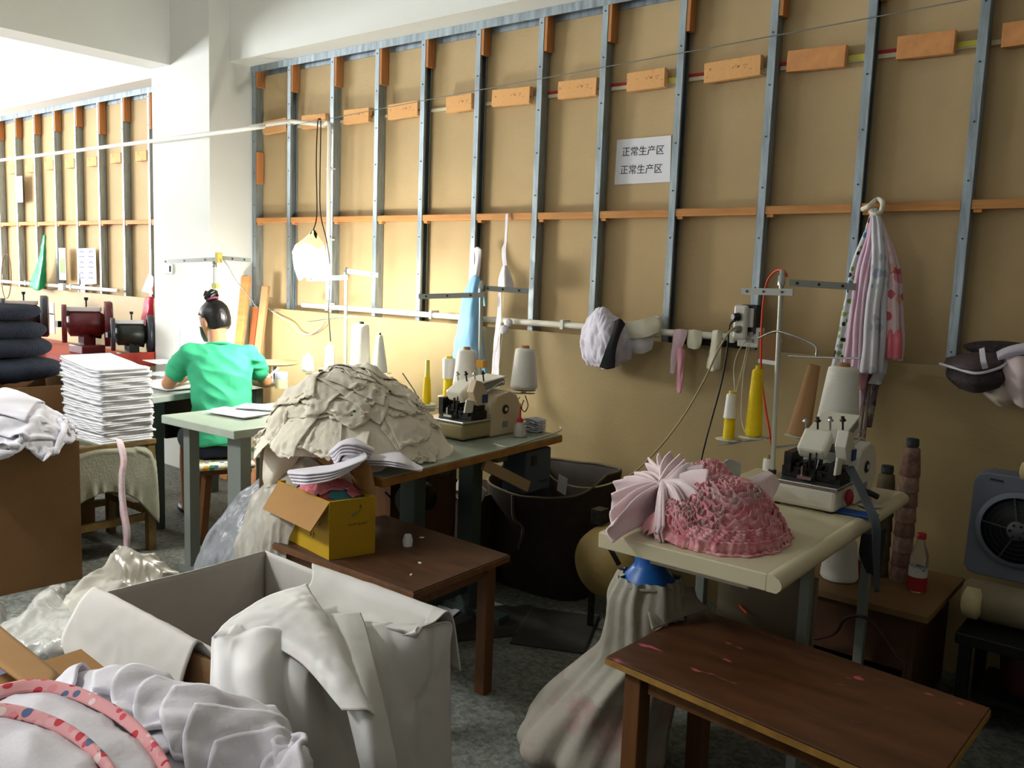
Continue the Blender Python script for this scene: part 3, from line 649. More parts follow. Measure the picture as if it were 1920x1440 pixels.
# far-left table stand behind the pile
st = stand('pale thread stand under the glowing lamp behind the cream pile', (P(648, 690, y=-.42)[0], -.42, .75), P(649, 505, y=-.42),
      [(P(575, 523, y=-.45), P(652, 520, y=-.43)), (P(650, 508, y=-.42), P(709, 516, y=-.40))], [(P(600, 690, y=-.45), P(730, 700, y=-.42)), (P(575, 701, y=-.55), P(648, 695, y=-.43))], m=mat('pale_arm', 'b9bbb4', .4, .3),
      rods=[([P(577, 603, y=-.45), P(628, 596, y=-.45), P(672, 594, y=-.45)], .003)])
cone(P(675, 690, y=-.42), 'fat white cone with black tip right of the pale thread stand', 'full', .235, .055, .046, th=BLC)
cone(P(711, 700, y=-.42), 'slim white cone with black tip, right of the fat one under the lamp', 'full', .20, .043, .018, th=BLC)
cone(P(618, 690, y=-.42), 'white cone standing in the glare just below the lamp', 'full', .12, .03, .024, th=CONEW)
cone(P(577, 697, y=-.55), 'small white thread cone behind the left end of the cream pile', 'full', .085, .034, .026, th=CONEW)
t = thing('overlock_machine', 'small grey sewing machine mostly hidden behind the cream pile', 'sewing machine', (1.62, -.65, .75))
MB().box((1.62, -.65, .80), (.2, .16, .10)).build('base', GREYM, t, bevel=.01); MB().box((1.60, -.62, .865), (.13, .1, .04)).build('head', CHR, t, bevel=.008)
for x in (1.56, 1.60, 1.64): MB().lathe((x, -.66, .885), [(.005, 0), (.005, .02), (.011, .021), (.011, .032)]).build('tension_knob', DARKM, t)
# ------------------------------------------------------------------ lamp in a plastic bag
t = thing('hanging_lamp', 'glowing lamp in a white plastic bag hanging over the left table', 'lamp', P(583, 520, y=-.62))
c = P(583, 478, y=-.62); GLOW = mat('glowing_bag', 'fdfdfa', .6, emit='fffdf2', estr=14)
th = np.linspace(0, 2 * np.pi, 40, endpoint=False); rings = []
for zz, r, ox in ((.115, .012, .02), (.09, .03, .012), (.07, .05, .005), (.045, .075, -.01), (.01, .088, -.012), (-.02, .090, -.005), (-.06, .088, .012), (-.1, .082, .02), (-.122, .074, .02)):
    k = 1 + .13 * np.cos(th * 2 + zz * 6) + .08 * np.cos(th * 5 + zz * 30) + .05 * np.cos(th * 9)
    rings.append(np.stack([c[0] + ox + r * k * np.cos(th), c[1] + r * .9 * k * np.sin(th), np.full(40, c[2] + zz) - .015 * np.cos(th * 3)], 1))
MB().loft(rings[3:], False).build('plastic_bag', GLOW, t)
MB().loft(rings[:4], False).build('bag_neck', mat('cream_bag_neck', 'e8dca8', .6, emit='f3e2a0', estr=1.2), t)
MB().lathe(c + (.02, 0, .06), [(.018, 0), (.02, .05), (.008, .07)]).build('bulb_socket', BLK, t)
lp = bpy.data.lights.new('bulb_light', 'POINT'); lp.energy = 52; lp.color = (1, .97, .88); lp.shadow_soft_size = .10
lo = bpy.data.objects.new('bulb_light', lp); COL.objects.link(lo); lo.location = c + np.array([.02, .0, -.19])
top = P(598, 226, y=-.5)
t = tag(MB().tube([c + (.02, 0, .13), P(594, 400, y=-.6), P(593, 300, y=-.56), top + (-.01, 0, -.01), top + (.004, 0, .005), top + (.016, 0, -.02), P(600, 330, y=-.56), P(601, 400, y=-.6), P(612, 450, y=-.56), P(618, 500, y=-.52), P(616, 580, y=-.5), P(620, 640, y=-.48)], .0032, 6, 90).build('lamp_cable', BLK), 'black cable looped over the wire and hanging down to the lamp', 'cable')
one(MB().tube([P(520, 238, y=-.35), top, P(860, 176, y=-.62), P(1290, 97, y=-.9), P(1810, 0, y=-1.15), P(2300, -95, y=-1.4)], .0018, 6, 60), 'sagging_wire', mat('grey_wire', '6f6c66', .5), 'thin grey wire stretched across the room above the tables', 'wire')
#====STAGE3
# ------------------------------------------------------------------ foreground crate with its sheet
CL = mat('grey_white_sheet', 'd6d1ca', .75, col2='ccc5c0', scale=5, bump=.08, bscale=30)
SHEET = mat('stained_sheet', 'e0dddb', .5, col2='dcc2c8', scale=3.2, thresh=(.58, .75), bump=.05, bscale=40)
x0, x1, y0, y1, zt = 3.337, 3.974, -2.713, -2.266, .72
t = thing('lined_crate', 'large foreground crate lined with a grey white sheet', 'crate', ((x0 + x1) / 2, (y0 + y1) / 2, 0))
g = MB()
for a, b in (((x0, y0), (x1 - .05, y0 + .008)), ((x0, y1 - .008), (x1 - .02, y1)), ((x0, y0), (x0 + .008, y1)), ((x1 - .03, y0 + .04), (x1 - .022, y1))): g.b2((*a, 0), (*b, zt - .012))
g.b2((x0, y0, 0), (x1, y1, .01)); g.build('carton', CARD, t)
def wall_sheet(pts, name, nu=50, nv=40, amp=.006, m=CL, par=None, th=.0025, sc=5, off=0, **k):
    G = surf(pts, nu, nv); G = disp(G, amp, sc, off); G = disp(G, amp * .4, sc * 3, off + 5, ridge=True)
    o = MB().grid(G, thick=th).build(name, m, par); return o
e = .014
wall_sheet([[(x0 + e, y0 + e, z_), (x0 + e * 1.4, (y0 + y1) / 2, z_), (x0 + e, y1 - e, z_)] for z_ in (zt + .004, .5, .25, .03)], 'lining', par=t)
wall_sheet([[(x0 + e, y1 - e, z_), ((x0 + x1) / 2, y1 - e * 1.6, z_), (x1 - e, y1 - e, z_)] for z_ in (zt + .004, .5, .25, .03)], 'lining', par=t, off=3)
wall_sheet([[(x0 + e, y0 + e, z_), ((x0 + x1) / 2, y0 + e * 1.3, z_), (x1 - e, y0 + e, z_)] for z_ in (zt + .004, .5, .25, .03)], 'lining', par=t, off=6)
# flap folded out over the left rim
rows = [[(x0 + .004 + dx * .0, y0 + dy + .012, z_ + zt) for dx in (0,)] for dy, z_ in ((0, 0),)]
fr = lambda s_, out, dz: (x0 + (x1 - x0) * s_, y0 - out, zt + dz)
wall_sheet([[fr(-.01, -.02, .0), fr(.2, -.02, .002), fr(.42, -.022, .003), fr(.62, -.02, 0)], [fr(-.02, -.004, .010), fr(.2, -.002, .012), fr(.42, 0, .012), fr(.64, .002, .008)],
            [fr(-.05, .020, -.03), fr(.18, .018, -.035), fr(.4, .02, -.04), fr(.63, .022, -.05)], [fr(-.09, .045, -.10), fr(.16, .04, -.13), fr(.38, .04, -.15), fr(.6, .035, -.16)], [fr(-.05, .05, -.13), fr(.17, .04, -.19), fr(.38, .035, -.22), fr(.58, .03, -.24)]], 'folded_lining', par=t, off=9, m=mat('flap_lining', 'cbc5c0', .75))
# the loose sheet thrown over the right half
r_ = lambda px, py, z_: P(px, py, z=z_)
def hang(s_, out, z_): return (x1 + out, y0 + (y1 - y0) * s_, z_)
rows = [
 [(3.50, y1 + .012, .60), (3.62, y1 + .015, .60), (3.76, y1 + .016, .60), (3.90, y1 + .016, .60), (x1 + .03, y1 + .02, .60)],
 [r_(585, 1058, .728), r_(650, 1082, .73), r_(715, 1104, .73), r_(780, 1129, .73), (x1 + .012, y1 + .004, .727)],
 [r_(578, 1100, .735), r_(640, 1112, .728), r_(712, 1134, .728), r_(790, 1158, .728), (x1 + .018, y1 - .06, .728)],
 [r_(500, 1128, .75), r_(598, 1150, .728), r_(700, 1172, .724), r_(780, 1190, .725), (x1 + .014, y1 - .14, .725)],
 [r_(438, 1168, .76), (3.76, -2.56, .745), (3.84, -2.47, .73), hang(.78, -.02, .728), hang(.98, .018, .715)],
 [r_(405, 1190, .765), (3.86, -2.64, .76), (3.94, -2.55, .735), hang(.66, .012, .69), hang(.98, .022, .66)],
 [(3.80, y0 + .0, .75), (3.92, -2.71, .73), hang(.22, .025, .69), hang(.62, .040, .60), hang(.98, .026, .55)],
 [(3.87, y0 - .05, .66), (3.99, y0 - .02, .63), hang(.24, .05, .58), hang(.62, .050, .50), hang(.99, .030, .42)],
 [(3.90, y0 - .07, .5), (4.01, y0 - .04, .45), hang(.26, .07, .42), hang(.63, .065, .36), hang(1.0, .032, .30)],
 [(3.92, y0 - .08, .3), (4.03, y0 - .05, .22), hang(.28, .085, .22), hang(.64, .08, .18), hang(1.0, .035, .14)],
 [(3.93, y0 - .09, .1), (4.05, y0 - .05, .02), hang(.3, .09, .02), hang(.66, .09, .02), hang(1.0, .04, .02)]]
G = surf(rows, 150, 120); U, V = np.meshgrid(np.linspace(0, 1, 150), np.linspace(0, 1, 120), indexing='ij')
N = np.cross(np.gradient(G, axis=0), np.gradient(G, axis=1)); N /= np.linalg.norm(N, axis=2, keepdims=True)
fold = .011 * (np.abs(np.sin(V * 7 + U * 5.2 + 2.6 * noise(G, 3))) ** .5 - .3) + .012 * np.sin(V * 21 - U * 7 + 2 * noise(G, 5)) * np.clip((U - .3) * 3, 0, 1) * np.clip((U - .12) * 3, 0, 1) * (1 - .35 * np.clip((U - .6) * 4, 0, 1)) + .016 * (.4 - np.abs(noise(G * (1, 1, .6), 6, 3.3)) * 2.2) + .009 * (.35 - np.abs(noise(G @ np.array([[.8, .6, 0], [-.6, .8, 0], [.3, .3, .5]]), 11, 8.3)) * 2) + .003 * noise(G, 26, 1)
edge = np.clip((U - .16) * 3.2, .10, 1) * np.clip(V * 8, .15, 1) * np.clip((1 - V) * 8, .1, 1)
sh = MB().grid(G + N * (np.abs(fold) * edge)[..., None], thick=.0025).build('draped_sheet', SHEET); tag(sh, 'stained white sheet draped over the right side of the foreground crate', 'sheet')
# standing corner fold and rectangular fold
wall_sheet([[r_(402, 1192, .755), r_(470, 1195, .757), r_(560, 1240, .75), r_(640, 1330, .72)], [r_(432, 1160, .765), r_(510, 1170, .775), r_(600, 1230, .765), r_(668, 1330, .725)],
            [r_(500, 1120, .775), r_(560, 1140, .785), r_(625, 1210, .77), r_(690, 1330, .725)], [r_(576, 1094, .778), r_(590, 1120, .775), r_(640, 1200, .755), r_(705, 1340, .715)]], 'corner_fold', nu=40, nv=60, amp=.008, m=SHEET, par=sh, sc=8)
wall_sheet([[r_(604, 1152, .745), r_(640, 1151, .75), r_(676, 1150, .745)], [r_(612, 1200, .74), r_(650, 1200, .75), r_(690, 1190, .74)], [r_(640, 1290, .72), r_(680, 1290, .735), r_(712, 1280, .72)], [r_(668, 1400, .66), r_(700, 1400, .675), r_(740, 1400, .66)], [r_(690, 1500, .58), r_(720, 1500, .59), r_(756, 1500, .58)]], 'square_fold', nu=50, nv=24, amp=.004, m=mat('sheet_fold_grey', 'cfcecb', .5), par=sh, sc=8)
# second carton in front with white garments and hats
q = [(3.70, -2.80), (4.36, -2.79), (4.40, -3.32), (3.72, -3.34)]
open_box('cardboard_box', 'brown carton in the front left corner, overflowing with white garments', q, 0, .64, CARD, CARDI, ((3, .18, .20),))
hf = HF(3.3, 4.7, -3.6, -2.4, .01, 0.); hf.quad(q, .62); hf.dome(4.0, -3.03, .42, .32, .62, .12); hf.rect(x0, x1, y0, y1, .70)
core = MB(); X_, Y_ = hf.xy(); s_ = 3
def hf_core(hf, box, step, name, m, label, cat, kind=None, down=.012):
    X_, Y_ = hf.xy(); i0, i1 = [int((v - hf.x0) / hf.c) for v in box[:2]]; j0, j1 = [int((v - hf.y0) / hf.c) for v in box[2:4]]
    G = np.stack([X_, Y_, hf.H - down], -1)[i0:i1:step, j0:j1:step]
    return one(MB().grid(G), name, m, label, cat, kind=kind)
WG = mat('white_jersey', 'e8e4ec', .9, col2='e0dae4', scale=5, bump=.12, bscale=120, sheen=.15)
def oval(u, v):
    r = np.sqrt(u * u + v * v) + 1e-9; k = np.maximum(np.abs(u), np.abs(v)) / r * 1.0; f = (k * .6 + .4); return u * f * 1.05, v * f * 1.05
def bib(u, v):
    return u * (1 - .45 * (v + .5) ** 2), v
grp = 'white garments in the front carton'
spots_ = [(4.02, -2.98, .40, .34, .3), (3.84, -2.98, .34, .30, .9), (4.2, -2.95, .36, .26, -.4), (4.12, -3.12, .4, .3, .6), (3.9, -3.1, .36, .3, 1.4), (4.0, -2.86, .36, .22, .1), (4.2, -2.86, .32, .24, .5), (3.86, -2.88, .30, .22, -.2),
          (4.08, -2.92, .34, .26, .9), (4.22, -2.98, .34, .22, 1.2), (3.98, -3.0, .34, .24, .2), (3.8, -3.08, .3, .26, .5)]
for i, (cx, cy, w_, h_, a_) in enumerate(spots_):
    X = throw(hf, cx, cy, w_, h_, 26, a_, crumple=.9, drop=.02, steps=44, t=.006, bend=.9, seed=i, shape=oval if i % 2 == 0 else bib, lim=.03)
    one(MB().grid(refine(X, 2), thick=.005), 'white_garment', WG, 'crumpled white cotton garment in the heap at the bottom left', 'garment', grp)
# fanned bibs lying over the heap, one overlapping the next
for i in range(7):
    f = i / 6; px = 330 + 42 * i; py = 1275 + 22 * i
    hf2 = hf; c_ = P(px, py, z=.80)
    X = throw(hf, c_[0], c_[1], .25, .17, 22, .75 + .12 * i, crumple=.93, drop=.02, steps=26, t=.005, bend=.9, seed=40 + i, shape=oval, lim=.025)
    one(MB().grid(refine(X, 2), thick=.007), 'white_bib', WG, 'smooth white bib fanned on the white heap at the bottom, ' + nth(i + 1) + ' from the left', 'bib', 'white bibs fanned on the heap')
# hats with printed pink bands
BAND = spots('printed_pink_band', 'eaa4a8', ['c8303c', 'd84858', 'eab0b2', '5c6890', 'f0d8d4', 'e89098'], 62, .46)
for i, (pts, lab) in enumerate((([(-90, 1330), (0, 1302), (70, 1291), (150, 1308), (240, 1358), (305, 1432), (330, 1500)], 'white cloth hat with printed pink band, upper of two at bottom left corner'),
                                ([(-90, 1340), (0, 1338), (70, 1352), (140, 1385), (200, 1440), (240, 1510)], 'white cloth hat with printed pink band, lower of two at bottom left corner'))):
    zz = .835 + .03 * i; arc = catmull([P(a, b, z=zz) for a, b in pts], 40); cen = P(20, 1640 if i == 0 else 1700, z=zz)
    t = thing('cloth_hat', lab, 'hat', (cen[0], cen[1], zz - .12), 'pink banded hats')
    rows = []
    for k in np.linspace(0, 1, 12): rows.append(arc + (cen - arc) * (.04 + .9 * k) + np.array([0, 0, .035 * math.sin(k * 2.4)]))
    G = np.array(rows); G = disp(G, .010, 14, i * 3, ridge=True); MB().grid(G, thick=.003).build('crown', WG, t)
    rows = [arc + (cen - arc) * .05 + (0, 0, .004), arc + (0, 0, .012), arc - unit(cen - arc.mean(0)) * .012 + (0, 0, .003), arc - unit(cen - arc.mean(0)) * .014 - (0, 0, .018), arc - unit(cen - arc.mean(0)) * .010 - (0, 0, .11)]
    G = surf(rows, 20, 60); MB().grid(G[:9], thick=.003).build('printed_band', BAND, t); MB().grid(disp(G[8:], .004, 16), thick=.003).build('brim', WG, t)
# ------------------------------------------------------------------ cream garment heap on the centre table
CRM = mat('unbleached_cotton', 'efe6d4', .92, var=.04, scale=6, bump=.2, bscale=160, sheen=.2)
CRMS = spots('cream_spotted_print', 'efe6d4', ['2c4468', '2c4468', 'ded3bf', 'ded3bf', '1f7f9a', '1f6f6a'], 30, .17)
hf = HF(2.1, 3.4, -2.1, -.6, .01, 0.); hf.quad(cq, .752); hf.dome(2.68, -1.39, .31, .42, .75, .225, 3.2); hf.dome(2.62, -1.32, .2, .22, .75, .255, 2.4); hf.rect(2.2, 2.46, -1.9, -1.2, .3)
hf_core(hf, (2.42, 3.0, -1.66, -.98), 2, 'garment_heap', CRM, 'core of the big cream garment heap on the centre table', 'heap', kind='stuff', down=.006)
rr = np.random.default_rng(5)
for i in range(46):
    th_ = rr.uniform(0, 2 * np.pi); rad = math.sqrt(rr.uniform(0, 1)) * (.95 if i < 34 else .6); cx, cy = 2.69 + .27 * rad * math.cos(th_), -1.39 + .34 * rad * math.sin(th_)
    if i == 44: cx, cy = 2.60, -1.60
    if i == 45: cx, cy = 2.64, -1.30
    X = throw(hf, cx, cy, rr.uniform(.22, .34), rr.uniform(.18, .28), 24, rr.uniform(0, 6.3), crumple=rr.uniform(.58, .76), drop=.03, steps=34, t=.004, bend=.12, seed=200 + i, lim=.022, grav=.003, shape=bib)
    pr = i in (3, 9, 14, 20, 27, 33, 36, 40, 43)
    one(MB().grid(disp(refine(X, 2), .005, 26, i, ridge=True), thick=.0026), 'cream_garment', CRMS if pr else CRM, 'cream cotton garment with small dark printed motifs in the heap' if pr else 'plain cream cotton garment piece in the heap on the centre table', 'garment', 'printed garments in the cream heap' if pr else 'plain garments in the cream heap')
# garments hanging over the near left end of the table
for i, (a_, lab) in enumerate(((0, 'long cream garment hanging down at the left end of the heap'), (1, 'cream garment hanging over the table end beside the yellow box'))):
    o = [(500, 760, 835), (520, 800, 900)][0] if i == 0 else None
    if i == 0: rows = [[P(560, 770, d=3.22), P(600, 765, d=3.3), P(650, 770, d=3.3)], [P(515, 800, d=3.16), P(560, 800, d=3.17), P(610, 800, d=3.2)], [P(497, 840, d=3.15), P(535, 840, d=3.14), P(570, 845, d=3.16)], [P(494, 890, d=3.16), P(515, 890, d=3.13), P(543, 885, d=3.16)], [P(496, 915, d=3.17), P(510, 912, d=3.15), P(530, 905, d=3.18)]]
    else: rows = [[P(590, 790, d=3.2), P(640, 790, d=3.15), P(700, 790, d=3.15)], [P(555, 830, d=3.12), P(620, 830, d=3.06), P(690, 830, d=3.05)], [P(548, 855, d=3.1), P(620, 858, d=3.05), P(690, 862, d=3.04)]]
    G = surf(rows, 60, 40); G = disp(G, .012, 9, i * 2.2, ridge=True); G = disp(G, .004, 25, 1)
    one(MB().grid(G, thick=.003), 'cream_garment', CRM, lab, 'garment')
for px, py, c_ in ((537, 737, '2c3550'), (545, 736, '2c3550'), (553, 734, '2c3550'), (600, 738, 'b02838'), (629, 733, 'b02838')): pass
# yellow box contents
hf = HF(2.5, 3.2, -1.95, -1.4, .006, .5); hf.quad(yq, .52); hf.dome(2.88, -1.67, .24, .13, .52, .19, 3)
PK = spots('pink_print', 'd87a86', ['b84050', 'e09aa0', '3a8088', 'c05868', 'e8b8b8'], 22, .5)
PINKS = mat('rose_cloth', 'c8616e', .9, col2='d98a90', scale=14); TEAL = mat('teal_cloth', '3e7f86', .85); NAVY = mat('slate_cloth', '4a5666', .85)
for i in range(11):
    X = throw(hf, 2.76 + .045 * (i % 6), -1.705 + .022 * (i % 4), .13, .10, 16, i * 1.3, crumple=.62, drop=.02, steps=30, t=.003, bend=.2, seed=300 + i, lim=.02)
    mm = (PINKS, PK, NAVY, PINKS, PINKS, TEAL, PK, PINKS, PK, PINKS, PINKS)[i]
    nm = {id(PINKS): 'rose pink', id(PK): 'pink printed', id(NAVY): 'slate blue', id(TEAL): 'teal'}[id(mm)]
    one(MB().grid(refine(X, 2), thick=.002), 'fabric_scrap', mm, nm + ' fabric scrap stuffed in the yellow box', 'fabric scrap', nm + ' scraps in the yellow box')
# white layered cuffs lying across the box
def ribbon(path, w, th, name, label, layers=5, m=WG, roll=None):
    c_ = catmull(path, 60); d = np.gradient(c_, axis=0); rings = []; t_ = np.linspace(0, 2 * np.pi, 60, endpoint=False)
    for i in range(60):
        a = unit(d[i]); r = unit(np.cross(a, (0, 0, 1))); u = np.cross(r, a); f = i / 59; k = min(1, .35 + 1.4 * math.sqrt(max(0, min(f, 1 - f))))
        ww = (w if np.isscalar(w) else np.interp(f, np.linspace(0, 1, len(w)), w)) * k
        prof = 1 + .02 * np.cos(t_ * 2 * layers) 
        rings.append(c_[i] + r * (np.cos(t_) * ww / 2)[:, None] + u * (np.sign(np.sin(t_)) * np.abs(np.sin(t_)) ** .7 * th / 2 * prof)[:, None] + u * 0)
    return one(MB().loft(rings, True), name, m, label, 'cloth')
for k in range(4):
    dz = np.array([0, 0, .011 * k]); r5 = MR[0] * .006 * k; od = ('lowest', 'second', 'third', 'topmost')[k]
    ribbon([P(552, 903, d=2.95) + dz - r5, P(590, 900, d=2.93) + dz, P(625, 892, d=2.92) + dz * .8, P(655, 872, d=2.93) + dz * .5 + r5, P(663, 850, d=2.95) + r5 * 2], [.08, .13, .12, .09, .07], .014, 'white_cuff', od + ' layer of the white cloth roll lying over the left of the yellow box')
    ribbon([P(628, 868, d=2.98) + dz - r5, P(640, 850, d=2.98) + dz, P(664, 846, d=2.98) + dz, P(690, 862, d=3.0) + dz + r5], [.07, .10, .11, .06], .014, 'white_cuff', od + ' layer of the white cloth arching above the yellow box')
for k in range(3): ribbon([P(655, 865, d=3.05) + (0, 0, .008 * k), P(700, 866, d=3.04) + (0, 0, .008 * k), P(745, 866, d=3.04) + (0, 0, .008 * k), P(792 - 8 * k, 880, d=3.05) + (0, 0, .006 * k)], [.08, .10, .16, .12], .012, 'white_cuff', ('lowest', 'middle', 'top')[k] + ' layer of the white cloth spread from the box over the table edge')
# ------------------------------------------------------------------ pink pleated pile on the right table
PINKL = mat('pale_pink_cotton', 'f4e2e6', .9, col2='ecd0d8', scale=10, bump=.1, bscale=150)
PINKD = mat('rose_raw_edge', 'eeb0b6', .95, col2='d67a88', scale=26, thresh=(.42, .62), bump=.4, bscale=150)
PINKG = mat('brown_rose_edge', 'a88a8a', .95, col2='d09aa2', scale=30, bump=.4, bscale=150)
pin_ = P(1243, 905, z=.87)
for i in range(17):     # the fan on the left
    f = i / 16; edge_px = [(1152, 985), (1148, 950), (1147, 925), (1150, 903), (1166, 895), (1183, 886), (1200, 884), (1215, 868), (1222, 858), (1238, 850), (1252, 846), (1268, 850), (1280, 860), (1292, 868), (1302, 868), (1320, 872), (1330, 880)]
    a_ = P(*edge_px[i], z=.80 + .13 * min(1, f * 1.5)); lift = np.array([0, 0, 1.]); dirv = unit(np.cross(a_ - pin_, lift))
    rows = []
    for k in np.linspace(0, 1, 12):
        c_ = pin_ * (1 - k) + a_ * k; wv = .012 * math.sin(k * 3.1 + i); low = .752 + .012 * (1 - k)
        rows.append([c_ + dirv * wv + (0, 0, .012 * math.sin(3.1 * k) + .0), c_ * (1, 1, 0) + dirv * (wv + .012 + .008 * k) + (0, 0, c_[2] * .66 + low * .34), c_ * (1, 1, 0) + dirv * (wv + .016) + (0, 0, c_[2] * .33 + low * .67), c_ * (1, 1, 0) + dirv * wv + (0, 0, low)])
    G = surf(rows, 24, 14); G = disp(G, .004, 18, i)
    one(MB().grid(G, thick=.006), 'pink_cut_piece', PINKL, 'pale pink cut piece of the upright fan, ' + nth(i + 1) + ' counting from the table front', 'fabric piece', 'pale pink pieces in the fan')
for i in range(16):     # pleats in the middle front, curving down to the raw edges
    f = i / 15; a_ = P(1232 + 105 * f, 985 - 52 * f + 8 * math.sin(i), z=.79 + .07 * f)
    md = (pin_ + a_) / 2 + np.array([0, 0, .030]); c_ = catmull([pin_ + (0, 0, .01), md, a_], 14); dv = unit(np.cross(a_ - pin_, (0, 0, 1)))
    G = np.stack([c_ + dv * .001, c_ - (0, 0, .02) + dv * .008, c_ * (1, 1, 0) + np.stack([0 * c_[:, 0], 0 * c_[:, 0], c_[:, 2] * .5 + .376], 1) + dv * .007, c_ * (1, 1, 0) + (0, 0, .752)], 1)
    one(MB().grid(surf(G, 24, 10), thick=.006), 'pink_cut_piece', PINKL, 'pale pink pleat below the pinch of the pink pile, ' + nth(i + 1) + ' from the left', 'fabric piece', 'pink pleats in the middle of the pile')
# raw ruffled edges: standing wavy strips along swirling lines
hf = HF(3.7, 4.5, -1.8, -.9, .01, .752); hf.dome(4.17, -1.335, .175, .20, .75, .155, 2.6); hf.dome(4.10, -1.46, .13, .10, .75, .10, 2.4); hf.dome(4.08, -1.26, .12, .11, .75, .18, 2.4)
rs = np.random.default_rng(9); c1, c2 = P(1400, 930, z=.9), P(1318, 905, z=.9)
cnt = 0
def ruffle(pts2, m, seed):
    n_ = len(pts2); p = np.zeros((n_, 3)); p[:, :2] = pts2; ph = np.linspace(0, n_ * .55, n_)
    d = np.gradient(p, axis=0); nn = np.stack([-d[:, 1], d[:, 0], 0 * d[:, 0]], 1); nn /= np.linalg.norm(nn, axis=1, keepdims=True) + 1e-9
    p = p + nn * (.0035 * np.sin(ph * 1.0 + seed) + .0025 * np.sin(ph * 2.3 + seed * 2))[:, None]
    top = hf.at(p) + .004 + .008 * noise(np.stack([p[:, 0], p[:, 1], 0 * p[:, 0] + seed], 1), 60) ; keep = top > .756
    rows = [p + nn * (.004 * math.sin(k * 3 + seed)) + np.stack([0 * top, 0 * top, .752 + (top - .752) * k], 1) for k in (1, .8, .45, .0)]
    rows[0] = rows[0] + nn * (.003 * np.sin(ph * 3.1))[:, None]
    return np.stack(rows, 1)
ruff = {0: MB(), 1: MB(), 2: MB()}
for k in range(15):
    r = .012 + .0115 * k; n_ = int(40 + 500 * r); a_ = np.linspace(-.2, 2 * np.pi * .98 - .2, n_)
    if k > 9: a_ = np.linspace(-2.9, 1.9, n_)
    el = 1 + .04 * np.sin(a_ * 3 + k * .7); q = np.stack([4.195 + r * .92 * np.cos(a_) * el, -1.345 + r * 1.22 * np.sin(a_) * el], 1)
    ruff[2 if 4 <= k <= 6 else 0].grid(ruffle(q, None, k * 1.7), thick=.0028)
for k in range(9):
    r = .02 + .0125 * k; a_ = np.linspace(.0, 3.5, int(30 + 300 * r)); q = np.stack([4.085 + r * np.cos(a_ + .2), -1.29 + r * .9 * np.sin(a_ + .2)], 1)
    ruff[0].grid(ruffle(q, None, 30 + k), thick=.0028)
for k in range(13):
    s_ = np.linspace(0, 1, 34); x_a, y_a = 4.035 + .012 * k, -1.47 - .004 * k
    q = np.stack([x_a + .055 * s_ + .012 * np.sin(s_ * 5 + k), y_a - .02 + .075 * s_ - .03 * (s_ < 0)], 1); ruff[1].grid(ruffle(q, None, 60 + k), thick=.003)
for k in range(5):
    a_ = np.linspace(-2.5, .2, 110); r = .160 + .009 * k; q = np.stack([4.175 + r * .86 * np.cos(a_), -1.36 + r * .98 * np.sin(a_)], 1); hf.H = np.maximum(hf.H, .752)
    G = ruffle(q, None, 90 + k); G[..., 2] = np.maximum(G[..., 2], .752 + (.055 - .006 * k) * np.array([1, .8, .45, 0])); ruff[0].grid(G, thick=.004)
pk = thing('pink_ruffled_pile', 'rose red ruffled raw edges swirling over the right of the pink pile', 'fabric pile', (4.17, -1.35, .752), kind='stuff')
for k, m_ in ((0, PINKD), (1, PINKG), (2, mat('grey_rose_edge', 'cdb4b6', .95, col2='da949e', scale=30, bump=.4, bscale=150))): o = ruff[k].build('ruffled_edges', m_, pk); o['kind'] = 'stuff'
X_ = hf.xy()
G = np.stack([X_[0], X_[1], np.maximum(hf.H - .012, .7515)], -1)[25:65, 22:62]; keep_ = (hf.H > .765)[25:65, 22:62]; o = MB(); nw = G.shape[1]
o.add(G.reshape(-1, 3), [(i * nw + j, (i + 1) * nw + j, (i + 1) * nw + j + 1, i * nw + j + 1) for i in range(G.shape[0] - 1) for j in range(nw - 1) if keep_[i, j] and keep_[i + 1, j + 1]], 0, True); o = o.build('inner_layers', PINKD, pk); o['kind'] = 'stuff'
for i, (rows, lab) in enumerate((([[P(1400, 900, z=.86), P(1420, 890, z=.87), P(1440, 882, z=.88)], [P(1405, 915, z=.84), P(1430, 905, z=.85), P(1452, 890, z=.87)], [P(1420, 940, z=.8), P(1445, 935, z=.8), P(1462, 905, z=.84)]], 'pale pink corner of cloth sticking up at right of the pink pile'),
                                 ([[P(1352, 930, z=.755), P(1366, 928, z=.755), P(1384, 926, z=.755)], [P(1345, 890, z=.83), P(1360, 882, z=.86), P(1388, 888, z=.85)], [P(1348, 880, z=.87), P(1366, 866, z=.90), P(1388, 872, z=.88)], [P(1350, 872, z=.885), P(1366, 862, z=.91), P(1389, 868, z=.89)]], 'pale blue card of cloth standing behind the pink pile'))):
    one(MB().grid(disp(surf(rows, 20, 20), .006, 12, i), thick=.003), 'cloth_corner', PINKL if i == 0 else mat('pale_blue_cloth', 'b9cdd4', .8), lab, 'cloth')
